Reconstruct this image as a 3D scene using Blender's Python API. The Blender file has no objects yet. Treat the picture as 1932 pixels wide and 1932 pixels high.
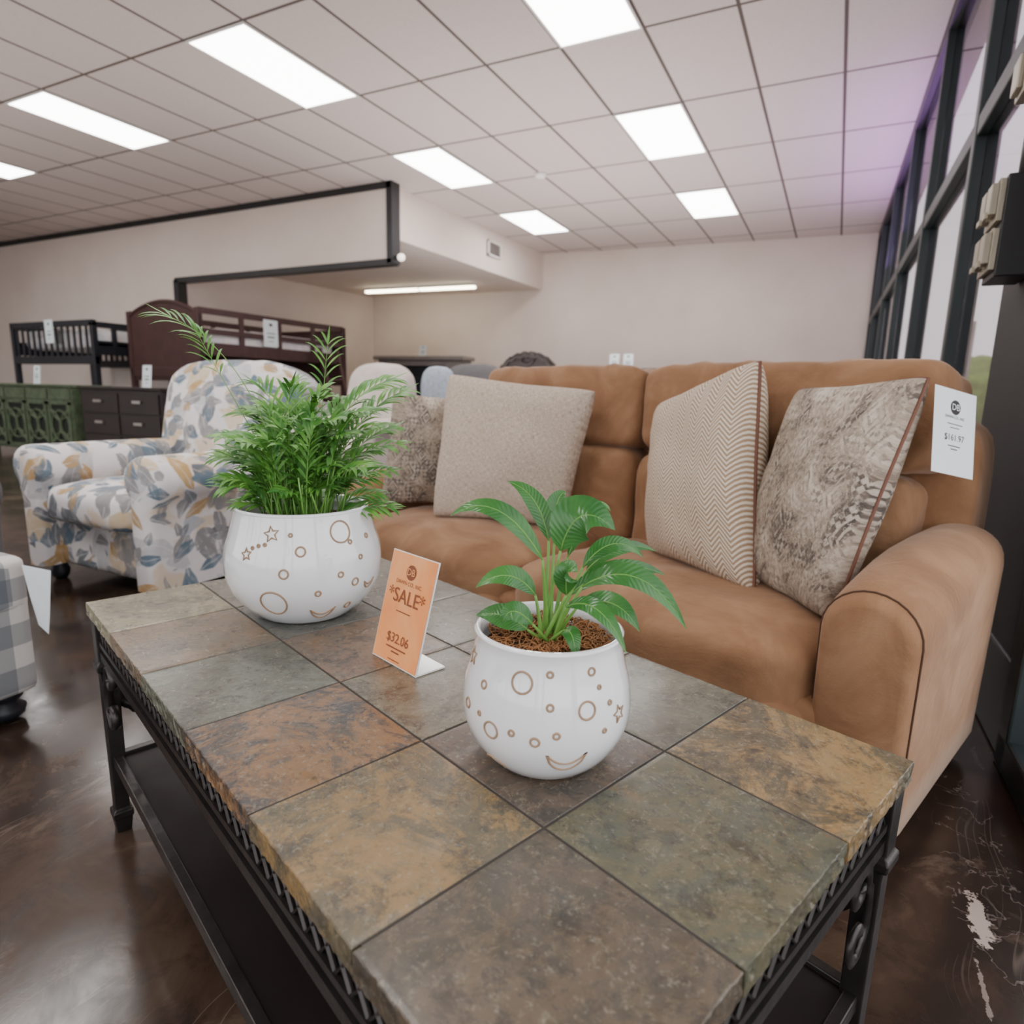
import bpy, bmesh, math, random
from mathutils import Vector, Matrix, noise as mnoise
random.seed(7)
R=math.radians
# ------------------------------------------------------------------ helpers
def srgb(r,g,b,a=1.0):
    def f(c):
        c/=255.0
        return c/12.92 if c<=.04045 else ((c+.055)/1.055)**2.4
    return (f(r),f(g),f(b),a)
class NT:
    def __init__(s,name):
        s.m=bpy.data.materials.new(name); s.m.use_nodes=True; s.t=s.m.node_tree
        s.b=s.t.nodes['Principled BSDF']; s.out=s.t.nodes['Material Output']
    def n(s,ty,ins=None,**kw):
        x=s.t.nodes.new(ty)
        for k,v in kw.items(): setattr(x,k,v)
        if ins:
            for k,v in ins.items(): s.set(x,k,v)
        return x
    def set(s,node,key,v):
        sk=node.inputs[key]
        if isinstance(v,bpy.types.NodeSocket): s.t.links.new(v,sk)
        else: sk.default_value=v
    def ma(s,op,a,b=0.0,c=0.0,clamp=False):
        x=s.n('ShaderNodeMath',operation=op,use_clamp=clamp); s.set(x,0,a); s.set(x,1,b); s.set(x,2,c); return x.outputs[0]
    def vm(s,op,a,b=(0,0,0),out=0):
        x=s.n('ShaderNodeVectorMath',operation=op); s.set(x,0,a); s.set(x,1,b); return x.outputs[out]
    def mix(s,f,a,b,blend='MIX'):
        x=s.n('ShaderNodeMix',data_type='RGBA',blend_type=blend); s.set(x,0,f); s.set(x,6,a); s.set(x,7,b); return x.outputs[2]
    def noise(s,vec,scale,detail=3,rough=.5,dist=0,out=0):
        x=s.n('ShaderNodeTexNoise'); s.set(x,'Vector',vec); s.set(x,'Scale',scale); s.set(x,'Detail',detail); s.set(x,'Roughness',rough); s.set(x,'Distortion',dist); return x.outputs[out]
    def ramp(s,f,stops,interp='LINEAR'):
        x=s.n('ShaderNodeValToRGB'); s.set(x,0,f); cr=x.color_ramp; cr.interpolation=interp
        while len(cr.elements)<len(stops): cr.elements.new(.5)
        for e,(p,c) in zip(cr.elements,stops):
            e.position=p; e.color=c if len(c)==4 else (*c,1)
        return x.outputs[0]
    def rng(s,f,a,b,c=0.,d=1.):
        x=s.n('ShaderNodeMapRange',clamp=True,interpolation_type='SMOOTHSTEP'); s.set(x,0,f); s.set(x,1,a); s.set(x,2,b); s.set(x,3,c); s.set(x,4,d); return x.outputs[0]
    def obj(s): return s.n('ShaderNodeTexCoord').outputs['Object']
    def uv(s): return s.n('ShaderNodeTexCoord').outputs['UV']
    def sep(s,v): 
        x=s.n('ShaderNodeSeparateXYZ'); s.set(x,0,v); return x.outputs
    def scale(s,v,sc): return s.vm('MULTIPLY',v,sc)
    def bump(s,h,strength=.3,dist=.01):
        x=s.n('ShaderNodeBump'); s.set(x,'Strength',strength); s.set(x,'Distance',dist); s.set(x,'Height',h)
        s.set(s.b,'Normal',x.outputs[0]); return x.outputs[0]
    def col(s,c): s.set(s.b,'Base Color',c)
    def rough(s,v): s.set(s.b,'Roughness',v)
def simple(name,col,rough=.5,metal=0,bs=0,bst=.2,var=.12,vs=6,spec=.5):
    t=NT(name); v=t.obj()
    n=t.noise(v,vs,4,.6)
    dark=tuple(c*(1-var) for c in col[:3])+(1,); lite=tuple(min(1,c*(1+var)) for c in col[:3])+(1,)
    t.col(t.ramp(n,[(.3,dark),(.7,lite)])); t.rough(rough); t.set(t.b,'Metallic',metal); t.set(t.b,'Specular IOR Level',spec)
    if bs: t.bump(t.noise(v,bs,3),bst,.003)
    return t.m
def emis(name,col,st):
    t=NT(name); t.col(col); t.set(t.b,'Emission Color',col); t.set(t.b,'Emission Strength',st); return t.m

class MB:
    def __init__(s): s.v=[]; s.f=[]; s.mi=[]; s.uv=None
    def add(s,vf,mi=0,uv=None):
        v,f=vf; o=len(s.v)
        if s.uv is None and uv is not None: s.uv=[(0,0)]*o
        s.v+= [tuple(p) for p in v]; s.f+=[tuple(i+o for i in q) for q in f]; s.mi+=[mi]*len(f)
        if s.uv is not None: s.uv+= (list(uv) if uv is not None else [(0,0)]*len(v))
        return s
def box(x0,x1,y0,y1,z0,z1):
    v=[(x,y,z) for x in (x0,x1) for y in (y0,y1) for z in (z0,z1)]
    return v,[(0,1,3,2),(4,6,7,5),(0,4,5,1),(2,3,7,6),(0,2,6,4),(1,5,7,3)]
def superbox(c,h,n=6,res=12,wr=0.,seed=0,crown=(0,0,0),wf=9):
    idx={};V=[];F=[]
    def g(p):
        k=(round(p[0],6),round(p[1],6),round(p[2],6))
        if k in idx: return idx[k]
        q=[math.sin(a*math.pi/2) for a in p]
        L=(abs(q[0])**n+abs(q[1])**n+abs(q[2])**n)**(1/n)
        q=[a/L for a in q]
        e=[1-q[0]**2,1-q[1]**2,1-q[2]**2]
        off=[crown[0]*e[1]*e[2]*q[0],crown[1]*e[0]*e[2]*q[1],crown[2]*e[0]*e[1]*q[2]]
        P=Vector((c[0]+q[0]*h[0]+off[0],c[1]+q[1]*h[1]+off[1],c[2]+q[2]*h[2]+off[2]))
        if wr:
            d=mnoise.noise(Vector((P.x*wf+seed*3.1,P.y*wf,P.z*wf*.8)))+.5*mnoise.noise(Vector((P.x*wf*2.3,P.y*wf*2.3+seed,P.z*wf*2)))
            nn=Vector((q[0]**3/h[0],q[1]**3/h[1],q[2]**3/h[2]))
            if nn.length>0: P+=nn.normalized()*wr*d
        idx[k]=len(V);V.append(tuple(P)); return idx[k]
    for ax in range(3):
        for sg in (-1,1):
            for i in range(res):
                for j in range(res):
                    def P(a,b):
                        p=[0,0,0];p[ax]=sg;p[(ax+1)%3]=-1+2*a/res;p[(ax+2)%3]=-1+2*b/res
                        return g(p)
                    q=(P(i,j),P(i+1,j),P(i+1,j+1),P(i,j+1))
                    F.append(q if sg>0 else q[::-1])
    return V,F
def loft(rings,cap=True,closed=True):
    V=[];F=[];n=len(rings[0])
    for r in rings: V+=[tuple(p) for p in r]
    for i in range(len(rings)-1):
        for j in range(n if closed else n-1):
            a=i*n+j;b=i*n+(j+1)%n
            F.append((a,b,b+n,a+n))
    if cap:
        F.append(tuple(range(n))[::-1]); F.append(tuple((len(rings)-1)*n+j for j in range(n)))
    return V,F
def tube(pts,rad,seg=8,closed=False,flat=None):
    pts=[Vector(p) for p in pts]; n=len(pts)
    rads=rad if isinstance(rad,(list,tuple)) else [rad]*n
    T=[]
    for i in range(n):
        a=pts[(i-1)%n] if (closed or i>0) else pts[0]; b=pts[(i+1)%n] if (closed or i<n-1) else pts[-1]
        d=(b-a); T.append(d.normalized() if d.length>1e-9 else Vector((0,0,1)))
    up=Vector((0,0,1)) if abs(T[0].z)<.9 else Vector((1,0,0))
    N=(up-T[0]*up.dot(T[0])).normalized(); rings=[]
    for i in range(n):
        N=(N-T[i]*N.dot(T[i])); N=N.normalized() if N.length>1e-6 else Vector((1,0,0)); B=T[i].cross(N)
        f1,f2=(flat if flat else (1,1))
        rings.append([pts[i]+(N*math.cos(2*math.pi*k/seg)*f1+B*math.sin(2*math.pi*k/seg)*f2)*rads[i] for k in range(seg)])
    if closed: rings.append(rings[0])
    return loft(rings,cap=not closed)
def lathe(prof,seg=48,c=(0,0,0),capb=True,capt=False):
    rings=[[(c[0]+r*math.cos(2*math.pi*k/seg),c[1]+r*math.sin(2*math.pi*k/seg),c[2]+z) for k in range(seg)] for r,z in prof]
    V,F=loft(rings,cap=False)
    if capb: F.append(tuple(range(seg))[::-1])
    if capt: F.append(tuple((len(prof)-1)*seg+j for j in range(seg)))
    return V,F
def xf(vf,M):
    return [tuple(M@Vector(p)) for p in vf[0]],vf[1]
def rx(deg,p): return Matrix.Translation(p)@Matrix.Rotation(R(deg),4,'X')@Matrix.Translation(-Vector(p))
COL=bpy.context.scene.collection
def mkmesh(name,mb,mats,off=(0,0,0),smooth=True,bevel=0,sub=0,sa=None):
    me=bpy.data.meshes.new(name)
    me.from_pydata([(p[0]-off[0],p[1]-off[1],p[2]-off[2]) for p in mb.v],[],mb.f)
    if mb.uv is not None:
        ul=me.uv_layers.new(name='UVMap')
        for l in me.loops: ul.data[l.index].uv=mb.uv[l.vertex_index]
    mats=mats if isinstance(mats,(list,tuple)) else [mats]
    for m in mats: me.materials.append(m)
    for p,i in zip(me.polygons,mb.mi): p.material_index=i; p.use_smooth=smooth
    bm=bmesh.new(); bm.from_mesh(me); bmesh.ops.recalc_face_normals(bm,faces=bm.faces); bm.to_mesh(me); bm.free()
    me.update()
    o=bpy.data.objects.new(name,me); COL.objects.link(o)
    if smooth and sa:
        try: me.set_sharp_from_angle(angle=R(sa))
        except Exception: pass
    if bevel:
        b=o.modifiers.new('b','BEVEL'); b.width=bevel; b.segments=2; b.limit_method='ANGLE'; b.angle_limit=R(40)
    if sub:
        b=o.modifiers.new('s','SUBSURF'); b.levels=sub; b.render_levels=sub
    return o
class T:
    def __init__(s,name,label,cat,off=(0,0,0),ang=0,group=None,single=False,world=None):
        s.ang=ang; s.off=off; s.name=name; s.label=label; s.cat=cat; s.group=group; s.parts=[]
        M=Matrix.Rotation(R(ang),4,'Z'); s.loc=M@Vector(off)
        if world is not None: s.loc=Vector(world)
        s.root=None
        if not single:
            e=bpy.data.objects.new(name,None); e.empty_display_size=.1; COL.objects.link(e); s._root(e)
    def _root(s,o):
        o.location=s.loc; o.rotation_euler=(0,0,R(s.ang)); o['label']=s.label; o['category']=s.cat
        if s.group: o['group']=s.group
        s.root=o
    def part(s,name,mb,mats,label=None,parent=None,**kw):
        if isinstance(mb,tuple): mb=MB().add(mb)
        o=mkmesh(name,mb,mats,s.off,**kw)
        if s.root is None: s._root(o)
        else:
            o.parent=parent or s.root; s.parts.append(o)
            if label: o['label']=label
        return o
    def dup(s,world,ang=None,label=None):
        r=s.root.copy(); COL.objects.link(r); r.location=world
        if ang is not None: r.rotation_euler=(0,0,R(ang))
        if label: r['label']=label
        mp={s.root:r}
        for p in s.parts:
            q=p.copy(); COL.objects.link(q); q.parent=mp.get(p.parent,r); mp[p]=q
        return r
def structure(name,mb,mats,**kw):
    if isinstance(mb,tuple): mb=MB().add(mb)
    kw.setdefault('smooth',False)
    o=mkmesh(name,mb,mats,**kw); o['kind']='structure'; return o
def textvf(s,size,align='CENTER'):
    cu=bpy.data.curves.new('tmp','FONT'); cu.body=s; cu.size=size; cu.align_x=align; cu.align_y='CENTER'; cu.resolution_u=3
    o=bpy.data.objects.new('tmp',cu); COL.objects.link(o)
    dg=bpy.context.evaluated_depsgraph_get(); me=bpy.data.meshes.new_from_object(o.evaluated_get(dg))
    v=[tuple(p.co) for p in me.vertices]; f=[tuple(p.vertices) for p in me.polygons]
    bpy.data.objects.remove(o); bpy.data.curves.remove(cu); bpy.data.meshes.remove(me)
    return v,f
def onplane(vf,O,ex,ey,lift=.0006):
    O=Vector(O);ex=Vector(ex).normalized();ey=Vector(ey).normalized();n=ex.cross(ey)
    return [tuple(O+ex*p[0]+ey*p[1]+n*lift) for p in vf[0]],vf[1]
def disc(r,seg=32,cx=0,cy=0):
    return [(cx+r*math.cos(2*math.pi*k/seg),cy+r*math.sin(2*math.pi*k/seg),0) for k in range(seg)],[tuple(range(seg))]
def bar(x,y,w,h): return [(x-w/2,y-h/2,0),(x+w/2,y-h/2,0),(x+w/2,y+h/2,0),(x-w/2,y+h/2,0)],[(0,1,2,3)]

# ------------------------------------------------------------------ materials
t=NT('wall_paint'); v=t.obj(); t.col(t.ramp(t.noise(v,1.2,3),[(.3,srgb(218,204,193)),(.7,srgb(227,214,205))])); t.rough(.75); t.bump(t.noise(v,60,3),.05,.002); m_wall=t.m
t=NT('ceiling_tile'); v=t.obj(); x,y,z=t.sep(v)
SX=.622; GX=-1.99; GY=4.4875
fx=t.ma('FRACT',t.ma('DIVIDE',t.ma('SUBTRACT',x,GX-SX*40),SX)); fy=t.ma('FRACT',t.ma('DIVIDE',t.ma('SUBTRACT',y,GY-1.22*20),1.22))
ex=t.ma('MULTIPLY',t.ma('MINIMUM',fx,t.ma('SUBTRACT',1.,fx)),SX); ey=t.ma('MULTIPLY',t.ma('MINIMUM',fy,t.ma('SUBTRACT',1.,fy)),1.22)
e=t.ma('MINIMUM',ex,ey); mask=t.rng(e,.010,.016,1.,0.)
spk=t.noise(v,140,2); base=t.ramp(spk,[(.3,srgb(200,186,181)),(.55,srgb(211,198,193))])
t.col(t.mix(mask,base,srgb(88,76,70))); t.rough(.8); t.bump(t.ma('SUBTRACT',spk,t.ma('MULTIPLY',mask,2.)),.15,.003); m_ceil=t.m
# floor
t=NT('stained_concrete'); v=t.obj(); x,y,z=t.sep(v)
n1=t.noise(v,1.6,7,.66,.8); n2=t.noise(v,8,7,.7,.5)
c=t.ramp(n1,[(.32,srgb(35,26,22)),(.5,srgb(56,43,36)),(.68,srgb(90,74,62))])
c=t.mix(t.rng(n2,.42,.62,0.,.55),c,srgb(28,20,18))
c=t.mix(t.rng(t.noise(v,3.,6,.75,1.5),.56,.70,0.,.35),c,srgb(126,108,93))
def scr(sc,rot):
    mp=t.n('ShaderNodeMapping'); t.set(mp,'Vector',t.vm('ADD',v,t.scale(t.noise(v,1.3,2,out=1),(.5,.5,0)))); t.set(mp,'Rotation',(0,0,rot)); t.set(mp,'Scale',(sc,sc*.04,1))
    nn=t.noise(mp.outputs[0],1.,2,.5); return t.rng(t.ma('ABSOLUTE',t.ma('SUBTRACT',nn,.5)),0.,.0035,1.,0.)
s1=t.ma('MULTIPLY',t.ma('MAXIMUM',t.ma('MAXIMUM',scr(9.,.5),scr(7.,1.9)),scr(11.,2.7)),t.rng(t.noise(v,2.6,3),.5,.62))
c=t.mix(t.ma('MULTIPLY',s1,.28),c,srgb(150,134,122))
def chip(cx,cy,sx,sy,ns,lo):
    d=t.vm('LENGTH',t.scale(t.vm('SUBTRACT',v,(cx,cy,0)),(1/sx,1/sy,0)),out=1)
    return t.rng(t.ma('ADD',d,t.ma('MULTIPLY',t.ma('SUBTRACT',t.noise(v,ns,5,.7),.5),2.6)),lo,lo+.12,1.,0.)
ch=t.ma('MAXIMUM',chip(.405,1.0,.02,.075,40,.72),t.ma('MULTIPLY',chip(.385,.83,.006,.10,60,.5),.5))
near=chip(.43,1.15,.06,.30,6,1.0)
wv=t.ma('ABSOLUTE',t.ma('SUBTRACT',t.noise(v,9,4,.6,.3),.5))
cr=t.ma('MULTIPLY',t.rng(wv,0,.008,1.,0.),near)
c=t.mix(t.ma('MULTIPLY',cr,.35),c,srgb(170,155,148))
c=t.mix(t.ma('MULTIPLY',ch,.8),c,srgb(190,174,164))
t.col(c); t.rough(t.ramp(n2,[(.3,(.10,)*3),(.7,(.25,)*3)])); t.bump(t.ma('ADD',t.ma('MULTIPLY',n2,.5),ch),.12,.004); m_floor=t.m
m_frame=simple('window_frame_paint',srgb(34,44,46),.45,.1)
m_black=simple('black_trim',srgb(32,32,33),.45)
m_post=simple('dark_post',srgb(27,28,30),.6)
def glass(name,tint,f):
    t=NT(name)
    tr=t.n('ShaderNodeBsdfTransparent'); gl=t.n('ShaderNodeBsdfGlossy'); t.set(gl,'Roughness',.02); mx=t.n('ShaderNodeMixShader'); t.set(mx,0,f); t.set(tr,0,tint)
    t.t.links.new(tr.outputs[0],mx.inputs[1]); t.t.links.new(gl.outputs[0],mx.inputs[2]); t.t.links.new(mx.outputs[0],t.out.inputs[0]); return t.m
m_glass=glass('window_glass',(.68,.65,.67,1),.24); m_glass2=glass('clear_glass',(1,1,1,1),.08)
m_panel=emis('light_diffuser',(1,.97,.95,1),12.5)
m_tube=emis('fluorescent_tube',(1,.92,.70,1),12.0)
m_white=simple('white_enamel',srgb(235,232,228),.35,var=.02)
m_pave=simple('pavement',srgb(170,164,160),.9)
m_leafout=simple('hedge_leaves',srgb(120,150,66),.9,bs=12,bst=1.,var=.5,vs=5)
m_iron=simple('wrought_iron',srgb(58,54,53),.32,.6,bs=60,bst=.25,var=.25,vs=20)
m_shelf=simple('dark_shelf_wood',srgb(26,18,16),.55,var=.2,vs=8,spec=.3)
# slate
t=NT('slate_tile'); v=t.obj()
a1=t.n('ShaderNodeVertexColor',layer_name='ca').outputs[0]; a2=t.n('ShaderNodeVertexColor',layer_name='cb').outputs[0]
n1=t.noise(v,8,8,.76,1.0); n2=t.noise(v,38,7,.78,.5); n3=t.noise(v,170,3,.6)
c=t.mix(t.rng(t.ma('ADD',t.ma('MULTIPLY',n1,.7),t.ma('MULTIPLY',n2,.3)),.45,.55),a1,a2)
c=t.mix(t.rng(n2,.50,.62,0.,.35),c,t.mix(.35,a1,srgb(156,136,102)))
c=t.mix(t.rng(t.noise(v,6.,7,.78,.6),.58,.68,0.,.38),c,srgb(126,92,58))
c=t.mix(t.rng(t.noise(v,20,8,.82,.3),.50,.62,0.,.6),c,srgb(44,42,38))
c=t.mix(t.rng(t.noise(v,70,4,.7),.55,.66,0.,.5),c,srgb(48,45,40))
c=t.mix(t.rng(n3,.55,.75,0.,.35),c,srgb(156,150,132))
t.col(c); t.rough(t.ramp(n2,[(.3,(.13,)*3),(.7,(.32,)*3)])); h=t.ma('ADD',t.ma('MULTIPLY',n1,1.),t.ma('ADD',t.ma('MULTIPLY',n2,.7),t.ma('MULTIPLY',n3,.12)))
t.set(t.b,'Coat Weight',.35); t.set(t.b,'Coat Roughness',.18)
t.bump(h,.42,.005); m_slate=t.m
m_grout=simple('dark_grout',srgb(56,50,45),.8)
t=NT('white_glazed_ceramic'); t.col(srgb(238,240,243)); t.rough(.1); t.set(t.b,'Coat Weight',1.); t.set(t.b,'Coat Roughness',.03); t.bump(t.noise(t.obj(),9,2),.06,.01); m_cer=t.m
m_motif=simple('bare_clay_outline',srgb(160,132,106),.6)
m_soil=simple('potting_soil',srgb(66,44,31),.95,bs=70,bst=1.,var=.4,vs=60)
m_moss=simple('dried_moss',srgb(150,104,64),.9,var=.45,vs=40)
def leafmat(name,c1,c2,r=.35,vs=14,veins=0):
    t=NT(name); v=t.obj(); c=t.ramp(t.noise(v,vs,4),[(.3,c1),(.7,c2)])
    if veins:
        uv=t.uv(); x,y,z=t.sep(uv)
        mid=t.rng(t.ma('ABSOLUTE',y),.0,.07,1.,0.)
        vv=t.ma('SINE',t.ma('ADD',t.ma('MULTIPLY',x,110.),t.ma('MULTIPLY',t.ma('ABSOLUTE',y),-13.)))
        c=t.mix(t.ma('MULTIPLY',t.rng(vv,.6,1.),.07),c,srgb(96,148,76)); c=t.mix(t.ma('MULTIPLY',mid,.35),c,srgb(112,162,84)); t.bump(vv,.15,.001)
    else: t.bump(t.noise(v,60,2),.15,.002)
    t.col(c); t.rough(r); return t.m
m_lily=leafmat('glossy_leaf',srgb(30,86,36),srgb(66,126,54),.22,veins=1)
m_stem=leafmat('green_stem',srgb(92,146,60),srgb(126,174,82),.4)
m_palm=leafmat('palm_leaf',srgb(44,108,40),srgb(112,168,68),.38,30)
t=NT('brown_suede'); v=t.obj()
n1=t.noise(v,4.5,5,.6,.8); n2=t.noise(v,26,4,.6)
c=t.ramp(n1,[(.25,srgb(122,87,60)),(.5,srgb(146,108,78)),(.75,srgb(172,134,102))])
c=t.mix(t.ma('MULTIPLY',n2,.28),c,srgb(104,72,48)); t.col(c); t.rough(.85); t.set(t.b,'Sheen Weight',.45); t.set(t.b,'Sheen Roughness',.35); t.set(t.b,'Sheen Tint',srgb(242,218,200)); t.set(t.b,'Specular IOR Level',.3)
t.bump(t.ma('ADD',t.ma('MULTIPLY',n1,.7),t.ma('ADD',t.ma('MULTIPLY',t.noise(v,14,3,.6,1.5),.25),t.ma('MULTIPLY',t.noise(v,350,2),.07))),.5,.015); m_suede=t.m
m_seam=simple('suede_seam',srgb(72,47,31),.85)
m_pipe=simple('leather_piping',srgb(106,64,46),.6)
def floral():
    t=NT('floral_print'); v0=t.obj(); v=t.vm('ADD',v0,t.scale(t.noise(v0,6,2,out=1),(.06,.06,.06)))
    base=t.ramp(t.noise(v0,5,3),[(.4,srgb(234,230,229)),(.7,srgb(220,216,217))])
    c=t.mix(t.rng(t.noise(v,7,3,.5,.5),.56,.68,0,.55),base,srgb(214,184,138))
    def layer(c,sc,off,el,th,cols,drop,al):
        vv=t.vm('ADD',v,off); vo=t.n('ShaderNodeTexVoronoi'); t.set(vo,'Vector',vv); t.set(vo,'Scale',sc)
        loc=t.vm('SUBTRACT',vv,vo.outputs['Position'])
        vr=t.n('ShaderNodeVectorRotate',rotation_type='EULER_XYZ'); t.set(vr,'Vector',loc); t.set(vr,'Rotation',t.scale(vo.outputs['Color'],(6.3,6.3,6.3)))
        lx,ly,lz=t.sep(vr.outputs[0])
        d=t.ma('ADD',t.ma('POWER',t.ma('DIVIDE',t.ma('ABSOLUTE',lx),th),1.6),t.ma('DIVIDE',t.ma('ABSOLUTE',ly),th/el))
        d=t.ma('ADD',d,t.ma('DIVIDE',t.ma('ABSOLUTE',lz),th*1.3))
        mk=t.rng(d,.93,1.02,1.,0.); cc=t.sep(vo.outputs['Color'])
        mk=t.ma('MULTIPLY',mk,t.ma('GREATER_THAN',cc[1],drop))
        rib=t.rng(t.ma('ABSOLUTE',ly),.001,.003,.5,1.)
        mk=t.ma('MULTIPLY',t.ma('MULTIPLY',mk,rib),t.rng(t.noise(v0,22,3),.25,.6,al*.6,al))
        return t.mix(mk,c,t.ramp(cc[0],cols,'CONSTANT'))
    c=layer(c,6.5,(3,1,2),1.5,.115,[(0,srgb(192,192,197)),(.3,srgb(210,186,148)),(.55,srgb(194,192,196)),(.75,srgb(174,181,190))],.15,.85)
    c=layer(c,8.5,(0,5,1),2.1,.092,[(0,srgb(120,135,149)),(.35,srgb(192,158,108)),(.5,srgb(148,146,145)),(.78,srgb(110,115,122))],.25,1.)
    c=layer(c,10.5,(7,2,4),2.4,.074,[(0,srgb(104,124,139)),(.35,srgb(146,145,147)),(.6,srgb(184,154,112)),(.8,srgb(130,136,143))],.25,1.)
    t.col(c); t.rough(.9); t.bump(t.noise(v0,300,2),.15,.002); return t.m
m_floral=floral()
t=NT('plaid_flannel'); v=t.obj(); x,y,z=t.sep(v)
def st(a,p,o,w): return t.ma('LESS_THAN',t.ma('FRACT',t.ma('ADD',t.ma('DIVIDE',a,p),o)),w)
c=srgb(206,202,198)
c=t.mix(t.ma('MULTIPLY',st(x,.12,10.1,.5),.5),c,srgb(72,84,96))
c=t.mix(t.ma('MULTIPLY',st(y,.12,10.3,.5),.5),c,srgb(72,84,96))
c=t.mix(t.ma('MULTIPLY',st(z,.12,10.2,.5),.5),c,srgb(72,84,96))
t.col(c); t.rough(.95); t.bump(t.noise(v,250,2),.3,.002); m_plaid=t.m
m_grayfab=simple('gray_upholstery',srgb(104,102,104),.9,bs=200,bst=.2)
m_creamfab=simple('cream_upholstery',srgb(214,203,196),.9,bs=200,bst=.2)
m_darkwood=simple('espresso_wood',srgb(40,30,28),.45,var=.2)
m_redwood=simple('merlot_wood',srgb(62,36,34),.4,var=.25)
m_blackwood=simple('black_wood',srgb(28,30,37),.45)
m_green=simple('distressed_green_paint',srgb(78,92,68),.6,var=.35,vs=14)
m_green2=simple('dark_green_recess',srgb(20,26,18),.7)
m_grayframe=simple('gray_painted_mantel',srgb(140,132,128),.6)
m_card=simple('white_card',srgb(226,235,239),.6,var=.01)
m_ink=simple('dark_ink',srgb(46,40,42),.7)
t=NT('orange_card'); v=t.obj(); t.col(t.ramp(t.noise(v,9,3,.5,1.),[(.35,srgb(245,148,76)),(.6,srgb(250,172,108)),(.75,srgb(253,204,156))])); t.rough(.35); m_orange=t.m
m_inko=simple('brown_ink',srgb(134,76,50),.7)
m_acr=simple('clear_acrylic',srgb(238,236,232),.1,var=.01)
m_nickel=simple('brushed_nickel',srgb(200,196,190),.3,.9)
t=NT('patterned_bedding'); v=t.obj(); n_=t.n('ShaderNodeTexVoronoi'); t.set(n_,'Vector',v); t.set(n_,'Scale',11.)
t.col(t.mix(.65,t.ramp(t.sep(n_.outputs['Color'])[0],[(0,srgb(232,228,226)),(.45,srgb(190,200,214)),(.65,srgb(214,190,180)),(.85,srgb(240,236,230))],'CONSTANT'),srgb(226,222,222))); t.rough(.9); m_bed=t.m
m_beige=simple('weathered_metal_cover',srgb(172,164,146),.4,.3,bs=60,bst=.3)
m_bluefab=simple('pale_blue_knit',srgb(180,192,206),.9,bs=90,bst=.5,var=.2,vs=30)

# ------------------------------------------------------------------ camera
cy,sy=math.cos(R(26.724)),math.sin(R(26.724)); cp,sp=math.cos(R(-10.616)),math.sin(R(-10.616))
fwd=Vector((-sy*cp,cy*cp,sp)); rt=Vector((cy,sy,0)); up=rt.cross(fwd); cr_,sr_=math.cos(R(1.408)),math.sin(R(1.408))
r2=rt*cr_+up*sr_; u2=-rt*sr_+up*cr_
cam=bpy.data.cameras.new('camera'); cam.sensor_width=36; cam.lens=1188.2/1932*36; cam.clip_start=.02
co=bpy.data.objects.new('camera',cam); COL.objects.link(co)
CAMP=Vector((.0878,-.2387,.889))
M=Matrix((r2,u2,-fwd)).transposed().to_4x4(); M.translation=CAMP; co.matrix_world=M
cam.dof.use_dof=True; cam.dof.focus_distance=.85; cam.dof.aperture_fstop=5.0
bpy.context.scene.camera=co

# ------------------------------------------------------------------ room shell
H=3.3885
structure('floor',box(-16.5,.75,-4.3,11.6,-.12,0),m_floor)
structure('ceiling',box(-16.5,.75,-4.3,11.6,H,H+.1),m_ceil)
structure('wall_west',box(-16.5,-16.4,-4.2,6.41,0,H),m_wall)
def wallseg(a,b,z0,z1,th=.12,side=1):
    ax,ay=a;bx,by=b;d=Vector((bx-ax,by-ay)).normalized();n=Vector((-d.y,d.x))*th*side
    v=[(ax,ay,z0),(bx,by,z0),(bx+n.x,by+n.y,z0),(ax+n.x,ay+n.y,z0)]; v+=[(p[0],p[1],z1) for p in v]
    return v,[(0,1,2,3)[::-1],(4,5,6,7),(0,1,5,4),(1,2,6,5),(2,3,7,6),(3,0,4,7)]
structure('wall_north',wallseg((-8.75,10.45),(.75,11.19),0,H),m_wall)
structure('wall_alcove',wallseg((-9.05,6.53),(-8.6,10.55),0,2.79,side=1),m_wall)
structure('wall_northwest',box(-16.5,-9.05,6.41,6.53,0,H),m_wall)
structure('wall_header',box(-9.05,-5.0,6.41,6.53,2.47,H),m_wall)
structure('ceiling_soffit',([(-5.08,6.53,2.77),(-4.93,10.8,2.77),(-9.3,10.8,2.77),(-9.3,6.53,2.77),(-5.08,6.53,H),(-4.93,10.8,H),(-9.3,10.8,H),(-9.3,6.53,H)],[(0,1,2,3),(4,7,6,5),(0,4,5,1),(1,5,6,2),(2,6,7,3),(3,7,4,0)]),m_wall)
structure('trim_1',box(-16.4,-5.0,6.385,6.41,H-.075,H),m_black)
structure('trim_2',box(-5.07,-4.985,6.385,6.55,2.45,H-.0),m_black)
structure('trim_3',box(-9.1,-5.0,6.385,6.54,2.43,2.50),m_black)
structure('trim_4',box(-9.13,-9.03,6.385,6.54,0,2.47),m_black)
structure('wall_south',MB().add(box(-16.5,.75,-4.3,-4.2,0,.35)).add(box(-16.5,.75,-4.3,-4.2,3.1,H)).add(box(-16.5,-16.3,-4.3,-4.2,.35,3.1)),m_wall)
k=5
for i in range(9):
    structure('trim_%d'%k,box(-14.3+i*1.85,-14.2+i*1.85,-4.32,-4.2,.35,3.1),m_frame); k+=1
structure('window_20',box(-16.3,.7,-4.262,-4.256,.35,3.1),m_glass2)  # unseen glazing behind the camera, added to let in frontal fill light
WA=.957
def wf(x,y):
    p=Matrix.Rotation(R(WA),3,'Z')@Vector((x,y,0)); return (p.x+.54,p.y+1.5)
def wbox(x0,x1,y0,y1,z0,z1):
    vf=box(x0,x1,y0,y1,z0,z1); return [(*wf(p[0],p[1]),p[2]) for p in vf[0]],vf[1]
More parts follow.
